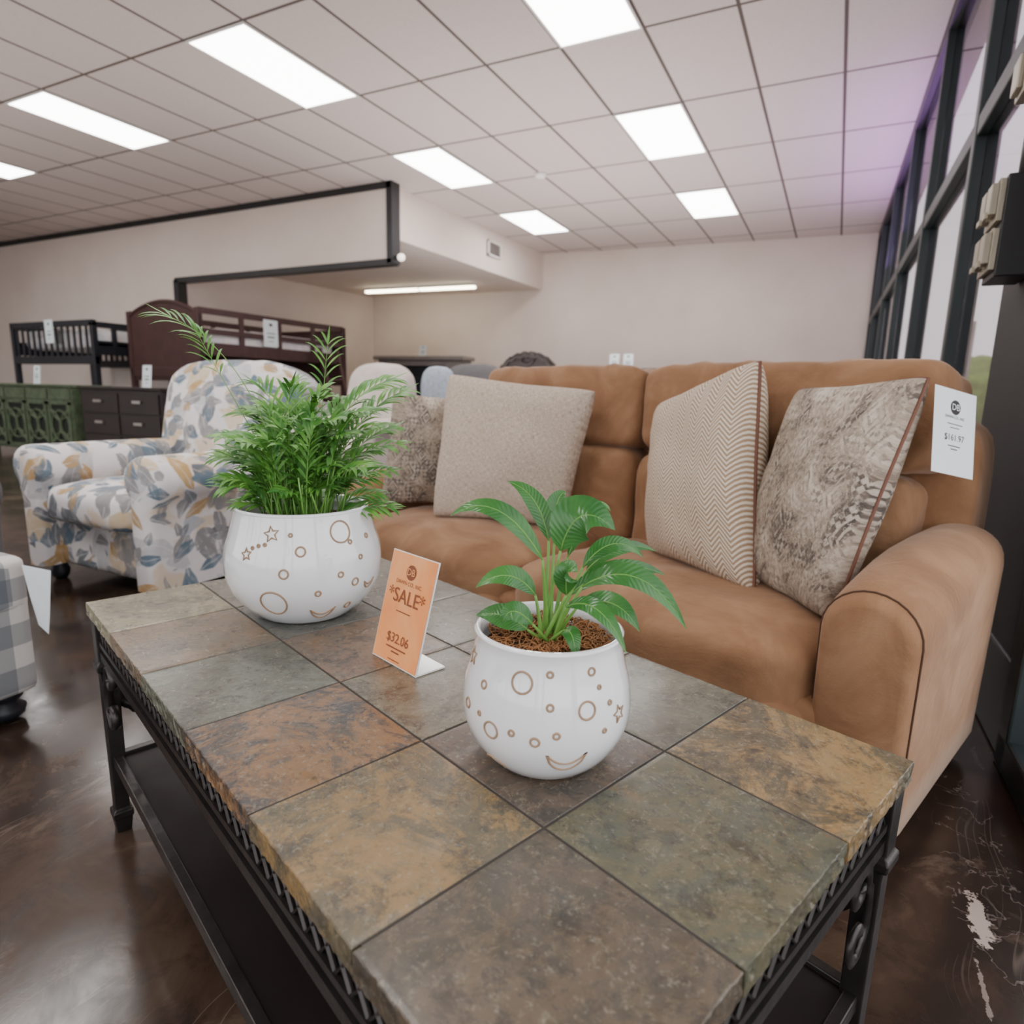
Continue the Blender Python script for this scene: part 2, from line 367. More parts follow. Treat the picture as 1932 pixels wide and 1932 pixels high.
ys=[-5.6,-3.6,-1.64,.06,1.9,3.6,5.3,7.0,8.7,9.6]
for i,yy in enumerate(ys):
    structure('trim_%d'%k,wbox(0.0,.10,yy,yy+.08,0,H),m_frame,bevel=.006); k+=1
structure('trim_%d'%k,wbox(.0,.17,-5.7,.14,0,.09),m_frame,bevel=.008); k+=1
structure('trim_%d'%k,wbox(.01,.12,.14,9.8,0,.25),m_frame,bevel=.008); k+=1
structure('trim_%d'%k,wbox(.005,.1,-5.7,9.8,2.06,2.15),m_frame,bevel=.008); k+=1
structure('trim_%d'%k,wbox(.0,.12,-5.7,9.8,3.27,H),m_black); k+=1
structure('trim_%d'%k,wbox(.022,.2,.16,1.0,0,H),m_post,bevel=.004); k+=1
for i in range(len(ys)-1):
    if i==3: y0,y1=1.0,ys[4]
    else: y0,y1=ys[i]+.08,ys[i+1]
    mb=MB(); mb.add(wbox(.045,.051,y0,y1,.08,2.06)); mb.add(wbox(.045,.051,y0,y1,2.15,3.27)); structure('window_%d'%(i+1),mb,m_glass2 if i<3 else m_glass)
structure('ground',MB().add(box(.76,40,-30,60,-.2,-.1)).add(box(-40,.76,-30,-4.33,-.2,-.1)),m_pave)
for i,(x_,y_) in enumerate([(3.2,6.),(3.2,13.),(3.2,22.)]):
    q=T('canopy_column','gray painted steel column standing on the pavement outside','column',(x_,y_,-.1),single=True,group='columns outside the glass')
    q.part('canopy_column',MB().add(box(x_-.12,x_+.12,y_-.12,y_+.12,-.1,3.2)).add(box(x_-.2,x_+.2,y_-.2,y_+.2,-.1,.1)),m_grayframe,smooth=False,bevel=.01)
q=T('hedge','green leafy hedge across the pavement','hedge',(8,24,-.1),single=True); mb=MB()
for i in range(11):
    hh=random.uniform(1.8,2.8); mb.add(superbox((1.2+i*1.4,26-(i*.6),hh/2-.1),(1.2,.9,hh/2),n=2.6,res=14,wr=.35,seed=i,wf=2.2))
o=q.part('hedge',mb,m_leafout); o['kind']='stuff'

panel=None
for (ci,cj) in [(0,-1),(0,1),(0,3),(-4,-1),(-4,1),(-4,3),(-8,-1),(-12,-1),(0,-3),(-4,-3),(-8,-3),(-12,-3),(-16,-1),(-4,-5),(0,-5),(-8,-5)]:
    x0=GX+SX*ci; y0=GY+1.22*cj; c=(x0+SX/2,y0+.61,H)
    if panel is None:
        panel=T('ceiling_light','white rectangular lay-in ceiling light panel, switched on','ceiling light',c,group='lay-in ceiling light panels')
        hx,hy=SX/2-.006,.61-.006
        mb=MB()
        for b in [(-hx,hx,-hy,-hy+.018),(-hx,hx,hy-.018,hy),(-hx,-hx+.018,-hy,hy),(hx-.018,hx,-hy,hy)]:
            mb.add(box(c[0]+b[0],c[0]+b[1],c[1]+b[2],c[1]+b[3],H-.012,H-.001))
        panel.part('light_frame',mb,m_white,smooth=False)
        panel.part('light_diffuser',box(c[0]-hx+.018,c[0]+hx-.018,c[1]-hy+.018,c[1]+hy-.018,H-.008,H-.002),m_panel,smooth=False)
    else: panel.dup(c)
first=None
for i in range(2):
    a=Vector((-8.05,9.57,2.77)).lerp(Vector((-5.72,9.73,2.77)),i*.5)
    if first is None:
        first=T('fluorescent_light','white fluorescent strip light, switched on, under the soffit','light',tuple(a),ang=0,group='fluorescent strips under the soffit')
        first.part('light_housing',box(a.x,a.x+1.14,a.y-.06,a.y+.06,a.z-.045,a.z-.0003),m_white,smooth=False,bevel=.006)
        for dy in (-.03,.03): first.part('light_tube',tube([(a.x+.02,a.y+dy,a.z-.065),(a.x+1.12,a.y+dy,a.z-.065)],.02,10),m_tube)
        first.root.rotation_euler=(0,0,R(3.9))
    else: first.dup(a)
q=T('air_vent','cream louvered air vent on the soffit','vent',(-4.96,8.97,3.1)); mb=MB()
q.part('vent_frame',MB().add(box(-4.99,-4.955,8.77,9.17,3.0,3.02)).add(box(-4.99,-4.955,8.77,9.17,3.2,3.22)).add(box(-4.99,-4.955,8.77,8.79,3.0,3.22)).add(box(-4.99,-4.955,9.15,9.17,3.0,3.22)),m_white,smooth=False)
mb.add(box(-4.99,-4.985,8.77,9.17,3.0,3.22))
for i in range(8): mb.add(box(-4.986,-4.962,8.79,9.15,3.025+i*.022,3.033+i*.022))
q.part('vent_louvers',mb,m_grayframe,smooth=False)
q=T('smoke_detector','small white round detector on the ceiling','smoke detector',(-3.23,6.87,H),single=True)
q.part('smoke_detector',lathe([(.07,0),(.07,-.02),(.05,-.045),(.02,-.05)],24,(-3.23,6.87,H),True,True),m_white)
q=T('spotlight','small white round spotlight on the dark beam end','spotlight',(-4.9,6.4,2.5))
q.part('lamp_bracket',box(-4.985,-4.92,6.42,6.46,2.49,2.53),m_black,smooth=False)
q.part('lamp_bulb',superbox((-4.89,6.44,2.51),(.045,.045,.045),2.2,8),emis('warm_bulb',(1,.93,.8,1),1.5))

# ------------------------------------------------------------------ coffee table
TA=-20.14; S=.2032; TZ=.48
tb=T('coffee_table','slate-tiled coffee table with wrought iron base','coffee table',(-.61,.305,0),TA)
cols={(0,0):((94,80,64),(72,65,53)),(0,1):((80,82,66),(94,88,64)),(0,2):((146,118,76),(86,78,58)),
(1,0):((134,108,68),(90,82,62)),(1,1):((90,74,60),(68,61,52)),(1,2):((98,97,82),(82,80,68)),
(2,0):((130,96,62),(48,48,50)),(2,1):((120,113,95),(94,89,74)),(2,2):((104,88,70),(80,76,64)),
(3,0):((100,103,89),(84,83,69)),(3,1):((124,97,74),(100,86,70)),(3,2):((100,97,85),(112,107,93)),
(4,0):((118,97,72),(98,87,69)),(4,1):((70,74,70),(88,86,77)),(4,2):((108,106,96),(88,88,79)),
(5,0):((146,137,108),(110,105,83)),(5,1):((116,112,96),(96,94,83)),(5,2):((110,108,97),(92,90,81))}
me=bpy.data.meshes.new('slate_top'); V=[];F=[];CA=[];CB=[]
gap=.0012; ZB=.455
for (i,j),(ca,cb) in cols.items():
    u0,u1,v0,v1=i*S+gap,(i+1)*S-gap,j*S+gap,(j+1)*S-gap
    if i==0:u0-=gap+.002
    if i==5:u1+=gap+.002
    if j==0:v0-=gap+.002
    if j==2:v1+=gap+.002
    o=len(V); n=34
    sd=i*7.1+j*3.3
    def ring(ins,z,jit=0.,js=90):
        P=[]
        a0,a1,b0,b1=u0+ins,u1-ins,v0+ins,v1-ins
        for k_ in range(n): P.append((a0+(a1-a0)*k_/n,b0,0,-1))
        for k_ in range(n): P.append((a1,b0+(b1-b0)*k_/n,1,0))
        for k_ in range(n): P.append((a1-(a1-a0)*k_/n,b1,0,1))
        for k_ in range(n): P.append((a0,b1-(b1-b0)*k_/n,-1,0))
        out=[]
        for p in P:
            ext=(i==0 and p[2]<0) or (i==5 and p[2]>0) or (j==0 and p[3]<0) or (j==2 and p[3]>0)
            d=abs(mnoise.noise(Vector((p[0]*js,p[1]*js,z*130+sd))))*jit*(1 if ext else .0)
            out.append((-(p[0]-p[2]*d),p[1]-p[3]*d,z))
        return out
    rg=[ring(0,ZB,.003),ring(0,.461,.004),ring(0,.467,.005),ring(0,.473,.004),ring(0.0002,.4784,.0025),ring(.0010,TZ-.0002,.0025),ring(.006,TZ)]
    vv,ff=loft(rg,cap=True)
    V+=vv;F+=[tuple(a+o for a in f) for f in ff]; CA+=[srgb(*ca)]*len(vv); CB+=[srgb(*cb)]*len(vv)
off=tb.off
me.from_pydata([(p[0]-off[0],p[1]-off[1],p[2]) for p in V],[],F)
for nm,dat in (('ca',CA),('cb',CB)):
    at=me.color_attributes.new(nm,'FLOAT_COLOR','POINT')
    for k_,c_ in enumerate(dat): at.data[k_].color=c_
me.materials.append(m_slate)
bm=bmesh.new();bm.from_mesh(me);bmesh.ops.recalc_face_normals(bm,faces=bm.faces);bm.to_mesh(me);bm.free()
o=bpy.data.objects.new('slate_top',me);COL.objects.link(o);o.parent=tb.root;o['label']='mottled brown and gray slate tile top'
def tbx(u0,u1,v0,v1,z0,z1): return box(-u1,-u0,v0,v1,z0,z1)
tb.part('grout_bed',tbx(.006,1.213,.006,.604,.452,.4788),m_grout,smooth=False)
W_,D_=6*S,3*S
mb=MB(); i0=.007
for z0,z1 in ((.442,.4515),(.402,.411),(.374,.390)):
    mb.add(tbx(i0,W_-i0,i0,i0+.012,z0,z1)).add(tbx(i0,W_-i0,D_-i0-.012,D_-i0,z0,z1)).add(tbx(i0,i0+.012,i0,D_-i0,z0,z1)).add(tbx(W_-i0-.012,W_-i0,i0,D_-i0,z0,z1))
def zig(p0,p1,n):
    p0=Vector(p0);p1=Vector(p1);out=MB()
    for ph in (0,1):
        pts=[]
        for k_ in range(2*n+1):
            p=p0.lerp(p1,k_/(2*n)); p.z=.409 if (k_+ph)%2==0 else .444; pts.append(p)
        out.add(tube(pts,.0028,5))
    return out.v,out.f
c0=i0+.004
for A,B,nn in (((c0,c0),(W_-c0,c0),22),((c0,D_-c0),(W_-c0,D_-c0),22),((c0,c0),(c0,D_-c0),11),((W_-c0,c0),(W_-c0,D_-c0),11)):
    mb.add(zig((-A[0],A[1],0),(-B[0],B[1],0),nn))
tb.part('iron_apron',mb,m_iron,smooth=False,label='black wrought iron apron with zigzag band')
for (u_,v_) in ((.02,.02),(W_-.02,.02),(.02,D_-.02),(W_-.02,D_-.02)):
    def sq(h,z): return [(-u_-h,v_-h,z),(-u_+h,v_-h,z),(-u_+h,v_+h,z),(-u_-h,v_+h,z)]
    prof=[(.013,0),(.016,.03),(.018,.034),(.018,.046),(.013,.05),(.0145,.33),(.0155,.345),(.021,.35),(.021,.362),(.0165,.367),(.0175,.451)]
    tb.part('leg',loft([sq(*p) for p in prof]),m_iron,smooth=False,bevel=.002)
mb=MB()
for a in ((.02,W_-.02,.012,.028),(.02,W_-.02,D_-.028,D_-.012),(.012,.028,.02,D_-.02),(W_-.028,W_-.012,.02,D_-.02)):
    mb.add(tbx(*a,.145,.168))
tb.part('shelf_rail',mb,m_iron,smooth=False,bevel=.002)
tb.part('lower_shelf',tbx(.028,W_-.028,.028,D_-.028,.148,.160),m_shelf,smooth=False,label='dark wood lower shelf')
def scroll(cu,cv,du,dv):
    pts=[]
    def add(cx,cz,r0,r1,a0,a1,n=22):
        for k_ in range(n+1):
            s_=k_/n; r=r0+(r1-r0)*s_; a=a0+(a1-a0)*s_; pts.append((cx+r*math.cos(a),cz+r*math.sin(a)))
    add(.052,.346,.008,.030,R(-180),R(200),34)
    pts.append((.012,.325)); pts.append((.008,.30))
    add(.032,.280,.024,.024,R(180),R(250),8)
    add(.040,.272,.027,.010,R(250),R(520),22)
    P=[(-(cu+du*x_),cv+dv*x_,z_) for x_,z_ in pts]
    return tube(P,.0056,6,flat=(.8,1.6))
for (cu,cv,du,dv) in ((.03,.014,1,0),(W_-.03,.014,-1,0),(.03,D_-.014,1,0),(W_-.03,D_-.014,-1,0),(.014,.03,0,1),(.014,D_-.03,0,-1),(W_-.014,.03,0,1),(W_-.014,D_-.03,0,-1)):
    tb.part('scroll_bracket',scroll(cu,cv,du,dv),m_iron)

# ------------------------------------------------------------------ pots
def interp(prof,z):
    for (r0,z0),(r1,z1) in zip(prof,prof[1:]):
        if z0<=z<=z1: return r0+(r1-r0)*(z-z0)/max(1e-9,z1-z0)
    return prof[-1][0] if z>prof[-1][1] else prof[0][0]
def smoothprof(ctrl,n=36):
    out=[];P=[ctrl[0]]+ctrl+[ctrl[-1]]
    for i in range(1,len(P)-2):
        for k_ in range(6):
            s_=k_/6;a,b,c,d=[Vector(P[i+q_]) for q_ in (-1,0,1,2)]
            p=.5*((2*b)+(c-a)*s_+(2*a-5*b+4*c-d)*s_*s_+(3*b-a-3*c+d)*s_**3); out.append((p.x,p.y))
    out.append(ctrl[-1]); return out
def pot(label,world,ang,ctrl,motifs,lip,soilz,tr):
    q=T('flower_pot',label,'flower pot',(0,0,0),ang,world=world,group='white ceramic pots on the coffee table')
    pr=smoothprof(ctrl); Hh=ctrl[-1][1]; rr=ctrl[-1][0]
    full=pr+[(rr+.001,Hh+.002),(rr-.003,Hh+.005),(rr-lip,Hh+.002),(rr-lip-.001,Hh-.012),(rr-lip+.004,soilz-.02),(0.02,soilz-.03)]
    mb=MB(); mb.add(lathe(full,72))
    def S_(th,z,l=.0002):
        r=interp(pr,z)+l; return (r*math.sin(th),-r*math.cos(th),z)
    def line(pts,w=tr,closed=True): mb.add(tube([S_(*p) for p in pts],w,5,closed=closed),1)
    for m in motifs:
        k_=m[0];th0,z0,s_=m[1],m[2],m[3]; r0=interp(pr,z0)
        if k_=='c': line([(th0+s_*math.cos(a)/r0,z0+s_*math.sin(a)) for a in [2*math.pi*i/24 for i in range(24)]])
        if k_=='s':
            line([(th0+(s_ if i%2==0 else s_*.45)*math.cos(math.pi/2+i*math.pi/5+.2)/r0,z0+(s_ if i%2==0 else s_*.45)*math.sin(math.pi/2+i*math.pi/5+.2)) for i in range(10)])
        if k_=='m':
            a_=[(-1+2*i/12) for i in range(13)]
            lo=[(th0+s_*x_/r0,z0+s_*.45-s_*1.05*(1-x_*x_)**.6) for x_ in a_]; hi=[(th0+s_*x_/r0,z0+s_*.45-s_*.6*(1-x_*x_)) for x_ in a_[::-1][1:-1]]
            line(lo+hi)
        if k_=='a': line([(th0+s_*math.cos(a)/r0,max(.004,z0+s_*math.sin(a)*.8)) for a in [math.pi*i/14 for i in range(15)]],closed=False)
    q.part('pot_body',mb,[m_cer,m_motif],label='white glazed body with tan outlined circles, stars and moons')
    return q,pr
def motif(world,ang,ctrl,lst):
    """find where each motif sits on the glazed surface (bearing and height)"""
    pr=smoothprof(ctrl); Mi=Matrix.Rotation(R(-ang),3,'Z'); out=[]
    o=Mi@(CAMP-Vector(world))
    for k_,px,py,rp in lst:
        d=Mi@(fwd+r2*((px-966)/1188.2)-u2*((py-966)/1188.2)); d.normalize(); s=.3; hit=None
        while s<2.2:
            p=o+d*s
            if p.z<ctrl[-1][1] and p.z>0.0 and math.hypot(p.x,p.y)<=interp(pr,p.z): hit=p; break
            s+=.0006
        if hit is None: continue
        dep=(s*d.dot(Mi@fwd)); out.append((k_,math.atan2(hit.x,-hit.y),hit.z,rp*dep/1188.2))
    return out
def backfill(out,Hh,rs):
    rnd=random.Random(5)
    for i in range(22):
        th=rnd.uniform(1.5,4.8); z=rnd.uniform(.12,.85)*Hh; ok=all(abs(th-o_[1])*.09+abs(z-o_[2])>.03*rs for o_ in out)
        if ok: out.append((rnd.choice('cccccsm'),th,z,rnd.choice([.004,.006,.010,.014])*rs))
    return out
sp_=[(.056,0),(.063,.003),(.079,.02),(.0915,.043),(.0955,.067),(.093,.095),(.0865,.12),(.0825,.14),(.083,.15)]
WS=(-.1754,.3834,TZ+.0005); WB=(-.7644,.602,TZ+.0005)
sm=motif(WS,22.9,sp_,[('c',985,1288,20),('c',1038,1273,5.5),('c',1116,1267,7),('c',1130,1296,3.5),('c',914,1291,7),('c',1108,1341,17),('c',1038,1336,6),('c',884,1325,9),('c',926,1377,16),('c',965,1383,5.5),('c',1009,1401,8.5),('c',1050,1389,6),('s',895,1236,17),('s',1167,1345,17),('c',1140,1378,4),('m',1068,1437,38),('a',938,1438,22),('c',1150,1325,4),('c',905,1345,4)])
pot('white glazed pot with embossed circles holding a peace lily',WS,22.9,sp_,backfill(sm,.15,1),.006,.135,.0013)
bp_=[(.076,0),(.086,.004),(.112,.028),(.132,.06),(.139,.092),(.137,.125),(.128,.155),(.1195,.185),(.117,.198)]
bm_=motif(WB,45.4,bp_,[('c',642,1003,20),('s',512,1008,15),('s',465,1046,12),('c',567,1041,8.5),('c',535,1084,8.5),('c',516,1139,25),('c',643,1084,5),('c',670,1097,7),('c',600,1120,5),('c',660,1022,3.5),('c',680,1050,4),('m',695,1098,15),('m',608,1155,22),('c',690,1010,4),('c',655,1140,6),('c',548,1010,3),('c',500,1028,2.5),('c',488,1030,2.5),('c',477,1034,2.5)])
pot('larger white glazed pot with embossed stars holding a parlour palm',WB,45.4,bp_,backfill(bm_,.198,1.3),.007,.18,.0017)

def blade(pts,w,nrm,fold=.25,n=14,uvs=None):
    a,b,c=[Vector(p) for p in pts]; V=[];F=[];nr=Vector(nrm).normalized()
    for i in range(n+1):
        s_=i/n; p=a*(1-s_)**2+b*2*s_*(1-s_)+c*s_*s_; d=((b-a)*(1-s_)+(c-b)*s_).normalized()
        side=d.cross(nr); side=side.normalized() if side.length>1e-5 else Vector((1,0,0)); nn=side.cross(d).normalized()
        ww=w*.5*(math.sin(math.pi*s_**.8)**.9 if 0<s_<1 else .02)
        wave=math.sin(s_*9)*w*.03
        for k_ in (-1,-.55,0,.55,1):
            V.append(p+side*ww*k_+nn*(fold*ww*abs(k_)-fold*ww*.9*k_*k_*.4+wave*abs(k_)))
            if uvs is not None: uvs.append((s_,k_))
    for i in range(n):
        for k_ in range(4): q_=i*5+k_; F.append((q_,q_+1,q_+6,q_+5))
    return V,F
def bez(a,b,c,n=10): 
    a,b,c=map(Vector,(a,b,c)); return [a*(1-s)**2+b*2*s*(1-s)+c*s*s for s in [i/n for i in range(n+1)]]
lily=T('peace_lily','peace lily with glossy pointed green leaves in the small pot','potted plant',(0,0,0),22.9,world=WS)
def L_(px,py,y): return ((px-1030)/1660*(1+y*1.2),y,.132+(1198-py)/1600*(1+y*1.2))
leaves=[((1014,1034),(930,900),(843,970),38,-.02,.0),((1024,1020),(1005,940),(945,932),36,.03,.05),((1034,1032),(1028,955),(1052,952),42,.05,.06),
((1046,1025),(1070,915),(1142,978),86,.0,-.01),((1003,1095),(955,1025),(893,1080),40,-.03,-.03),((1000,1140),(955,1085),(943,1140),38,-.05,-.04),
((990,1165),(950,1130),(893,1152),50,-.02,.0),((1060,1092),(1052,1015),(1078,1030),44,-.03,-.05),((1088,1062),(1140,990),(1197,1048),36,.02,.03),
((1088,1085),(1190,1000),(1280,1138),46,-.01,-.03),((1080,1110),(1150,1050),(1194,1118),40,-.04,-.07),((1065,1120),(1150,1045),(1240,1090),38,.03,.05),
((1060,1105),(1120,1045),(1172,1144),34,-.05,-.09),((1056,1150),(1078,1122),(1082,1190),30,-.05,-.06),
((1095,1080),(1150,1030),(1222,1068),32,.05,.09),((1060,1060),(1105,955),(1135,1003),40,.06,.1)]
mb=MB();ms=MB()
for (a,b,c,w,y0,y1) in leaves:
    A=L_(*a,y0*.7);B=L_(*b,(y0+y1)/2);Cc=L_(*c,y1); uvs=[]
    vf=blade((A,B,Cc),w/1660*1.05,(random.uniform(-.2,.2),-.75,.75),fold=.25,uvs=uvs); mb.add(vf,0,uvs)
    bx_=random.uniform(-.011,.011); by_=random.uniform(-.011,.011)
    ms.add(tube(bez((bx_,by_,.126),((bx_+A[0])/2*.7,(by_+A[1])/2,(.126+A[2])/2),A),[.0032-.0018*i/10 for i in range(11)],6))
    mb.add(tube(bez(A,B,Cc),[.0010-.0008*i/10 for i in range(11)],5),1)
lily.part('leaves',mb,[m_lily,m_stem]); lily.part('stems',ms,m_stem,label='pale green upright stems')
q=T('moss_mulch','brown soil and curly dried moss filling the small pot','soil',(0,0,0),22.9,world=WS)
q.part('soil',lathe([(.0745,.126),(.072,.131),(.05,.135),(.02,.137),(.002,.137)],40,capb=True,capt=True),m_soil); mb=MB()
for i in range(420):
    r=.068*math.sqrt(random.random());a=random.uniform(0,6.28);p=Vector((r*math.cos(a),r*math.sin(a),.136));pts=[]
    dx=Vector((random.uniform(-1,1),random.uniform(-1,1),0)).normalized();dy=Vector((-dx.y,dx.x,0));rad=random.uniform(.004,.011);ph=random.uniform(0,6)
    for k_ in range(8):
        s_=k_/7; pts.append(p+dx*(rad*math.cos(ph+s_*4.5))+dy*(rad*math.sin(ph+s_*4.5)*.7)+Vector((0,0,.001+.008*math.sin(s_*3.14)*random.uniform(.5,1.2))))
    pts=[Vector((x_.x,x_.y,x_.z)) if Vector((x_.x,x_.y)).length<.0725 else Vector((x_.x*.9,x_.y*.9,x_.z)) for x_ in pts]
    mb.add(tube(pts,.0008,4))
o=q.part('dried_moss',mb,m_moss); o['kind']='stuff'

palm=T('parlour_palm','bushy parlour palm with feathery green fronds in the larger pot','potted plant',(0,0,0),45.4,world=WB)
mb=MB();ms=MB()
def frond(p0,p1,p2,nl,ll,w,start=.25,updir=(0,-.3,1),taper=1):
    P=bez(p0,p1,p2,20); ms.add(tube(P,[.0014-.0010*i/20 for i in range(21)],5))
    for i in range(nl):
        s_=start+(1-start)*i/(nl-1); f=s_*20; k0=min(19,int(f)); p=P[k0].lerp(P[k0+1],f-k0); d=(P[k0+1]-P[k0]).normalized()
        sd=d.cross(Vector(updir)); sd=sd.normalized() if sd.length>1e-4 else Vector((1,0,0))
        l=ll*(.6+.5*math.sin(math.pi*min(1,(s_-start)/(1-start)*.8+.15)))*random.uniform(.8,1.15)
        for sg in (-1,1):
            dr=(d*random.uniform(.7,1.1)+sd*sg*random.uniform(.55,.85)+Vector((0,0,.1))).normalized(); e=p+dr*l+Vector((0,0,-l*.28)); m_=p+dr*l*.55+Vector((0,0,l*.08))
            mb.add(blade((p,m_,e),w,(sd*sg*.1+Vector((0,-.5,1))),fold=.3,n=5))
    mb.add(blade((P[-1],P[-1]+(P[-1]-P[-2])*1.0,P[-1]+(P[-1]-P[-3]).normalized()*ll*.7),w,(0,-.3,1),n=4))
def G(px,py,y=0): return Vector(((px-578)/1000*(1+y*.8),y,.19+(960-py)/1000))
frond((-.02,0,.17),G(520,690,-.0),G(385,630,.02),6,.070,.0045,.80)
frond((.0,0,.17),G(470,760,.02),G(425,660,.05),6,.055,.0045,.74)
frond((.02,.01,.17),G(615,780,.03),G(630,660,.06),6,.055,.0045,.70)
frond((.03,.0,.17),G(650,790,.0),G(755,745,.02),14,.066,.0082,.3)
frond((.02,0,.17),G(620,760,-.04),G(730,725,-.03),14,.07,.0082,.35)
frond((.04,.02,.17),G(660,830,.0),G(735,810,.02),12,.055,.0078,.35)
rnd=random.Random(11)
for i in range(88):
    a=rnd.uniform(0,6.28); r=rnd.uniform(.01,.07); b0=Vector((r*math.cos(a),r*math.sin(a),.17))
    reach=rnd.uniform(.02,.10)*(1.2 if math.cos(a)>.3 else 1.); hgt=rnd.uniform(.04,.235)-reach*.35
    e=Vector(((r+reach)*math.cos(a+rnd.uniform(-.4,.4)),(r+reach)*math.sin(a)*.9,.19+hgt)); m_=Vector((b0.x*1.1+.15*(e.x-b0.x),b0.y*1.1+.15*(e.y-b0.y),.19+hgt*.95))
    frond(b0,m_,e,rnd.randint(8,11),rnd.uniform(.040,.066),rnd.uniform(.0056,.0090),.3)
for i in range(60):
    a=rnd.uniform(0,6.28); r=rnd.uniform(.0,.08); b0=Vector((r*math.cos(a),r*math.sin(a),.17)); e=b0+Vector((rnd.uniform(-.03,.03),rnd.uniform(-.03,.03),rnd.uniform(.06,.15)))
    ms.add(tube([b0,(b0+e)/2,e],.0014,5))
palm.part('fronds',mb,m_palm); palm.part('stems',ms,m_stem)
q=T('potting_soil','dark soil in the larger pot','soil',(0,0,0),45.4,world=WB,single=True)
q.part('potting_soil',lathe([(.1085,.165),(.107,.172),(.05,.178),(.003,.18)],40,capb=True,capt=True),m_soil)

# ------------------------------------------------------------------ sale sign
sg=T('sale_sign','orange sale price card in a clear acrylic stand','price sign',(-.607,.30,TZ),TA)
B0=Vector((-.665,.288,TZ+.001)); B1=Vector((-.550,.291,TZ+.001)); up_=Vector((.004,.040,.166)); ex_=(B1-B0); ey_=up_
nrm=ex_.cross(ey_).normalized()
def slab(o,ex,ey,th):
    n=Vector(ex).cross(Vector(ey)).normalized()*th; o=Vector(o);p=[o,o+ex,o+ex+ey,o+ey]
    v=[tuple(a) for a in p]+[tuple(a-n) for a in p]; return v,[(0,1,2,3),(7,6,5,4),(0,4,5,1),(1,5,6,2),(2,6,7,3),(3,7,4,0)]
sg.part('acrylic_stand',MB().add(slab(B0-nrm*.001,ex_,ey_,.002)).add(box(-.665,-.55,.292,.345,TZ+.0005,TZ+.003)),m_acr,smooth=False)
O=B0+ex_*.5+ey_*.5+nrm*.0006
mb=MB(); mb.add(slab(B0+ey_*.012+ex_*.015,ex_*.97,ey_*.98,.0006))
def put(vf,y,lift=.0006,mi=1): mb.add(onplane(([(p[0],p[1]+y,0) for p in vf[0]],vf[1]),O,ex_,ey_,lift),mi)
put(disc(.0115),.058); put(textvf('DAWN CO., INC.',.0085),.040); put(textvf('*SALE*',.031),.018); put(textvf('$32.06',.0205),-.046)
put(bar(0,0,.036,.0014),-.004); put(bar(0,0,.05,.002),-.060); put(bar(0,0,.02,.002),-.066); put(bar(0,0,.03,.0012),-.078)
put(textvf('DB',.0155),.058,.001,0)
sg.part('price_card',mb,[m_orange,m_inko],smooth=False,label='peach orange card with brown printed lettering')

# ------------------------------------------------------------------ sofa
sf=T('sofa','brown suede two-seat reclining sofa with rounded arms','sofa',(-1.16,1.4,0),TA)
def sbx(u0,u1,v0,v1,z0,z1,**k): return superbox((-(u0+u1)/2,(v0+v1)/2,(z0+z1)/2),((u1-u0)/2,(v1-v0)/2,(z1-z0)/2),**k)
sf.part('sofa_base',sbx(.2,2.12,1.04,1.78,.03,.30,n=14),m_suede)
sf.part('back_frame',sbx(.175,2.08,1.66,1.885,.03,.87,n=12,res=18,wr=.003),m_suede)
for i,(a,b) in enumerate(((.272,1.157),(1.163,2.045))):
    sf.part('seat_cushion',sbx(a,b,.965,1.66,.20,.425,n=4.5,res=30,wr=.010,seed=i,crown=(0,.01,.018),wf=7),m_suede)
    sf.part('footrest_panel',sbx(a+.01,b-.01,.985,1.10,.05,.30,n=6,res=12,wr=.004,seed=i+4),m_suede)
for i,(a,b) in enumerate(((.272,1.087),(1.091,1.90))):
    sf.part('lumbar_cushion',xf(sbx(a,b,1.50,1.76,.34,.722,n=7,res=30,wr=.011,seed=i+8,crown=(0,.02,0),wf=9),rx(-6,(0,1.6,.5))),m_suede)
    a2,b2=(a-.04,b) if i==0 else (a,b-.02)
    sf.part('headrest_cushion',xf(sbx(a2,b2,1.52,1.81,.706,.992,n=7.5,res=34,wr=.010,seed=i+12,crown=(0,.008,.0),wf=9),rx(-5,(0,1.65,.8))),m_suede)
def sarm(uo,ui):
    rings=[];N=26
    vs=[1.052,1.056,1.065,1.08,1.11,1.2,1.3,1.4,1.5,1.6,1.68,1.74,1.775,1.79]
    for v_ in vs:
        fr=max(0,(1.10-v_)/.048); ins=.022*(1-math.sqrt(max(0,1-fr*fr))) if fr>0 else 0
        bk=max(0,(v_-1.68)/.11); ins+=.06*(1-math.sqrt(max(0,1-bk*bk)))
        top=.535+.064*math.sin(min(1,(v_-1.05)/.45)*math.pi/2)-ins; w=abs(uo-ui)/2-ins; cu_=(uo+ui)/2
        bul=.008*math.sin(min(1,(v_-1.05)/.3)*math.pi/2)
        ring_=[]
        for k_ in range(N):
            if k_<15: a=math.pi*k_/14; x_=math.cos(a)*(w+bul); z_=top-w*1.0+math.sin(a)*(w*1.0); ring_.append((-(cu_)-x_,v_,z_))
            else:
                if k_<20: s_=(k_-14)/5.5; ring_.append((-(cu_)+(w+bul*(1-s_))*1.0,v_,(top-w)*(1-s_)+.03*s_))
                else: s_=(k_-20)/5.5; ring_.append((-(cu_)-(w+bul*s_),v_,.03*(1-s_)+(top-w)*s_))
        rings.append(ring_)
    return loft(rings),rings
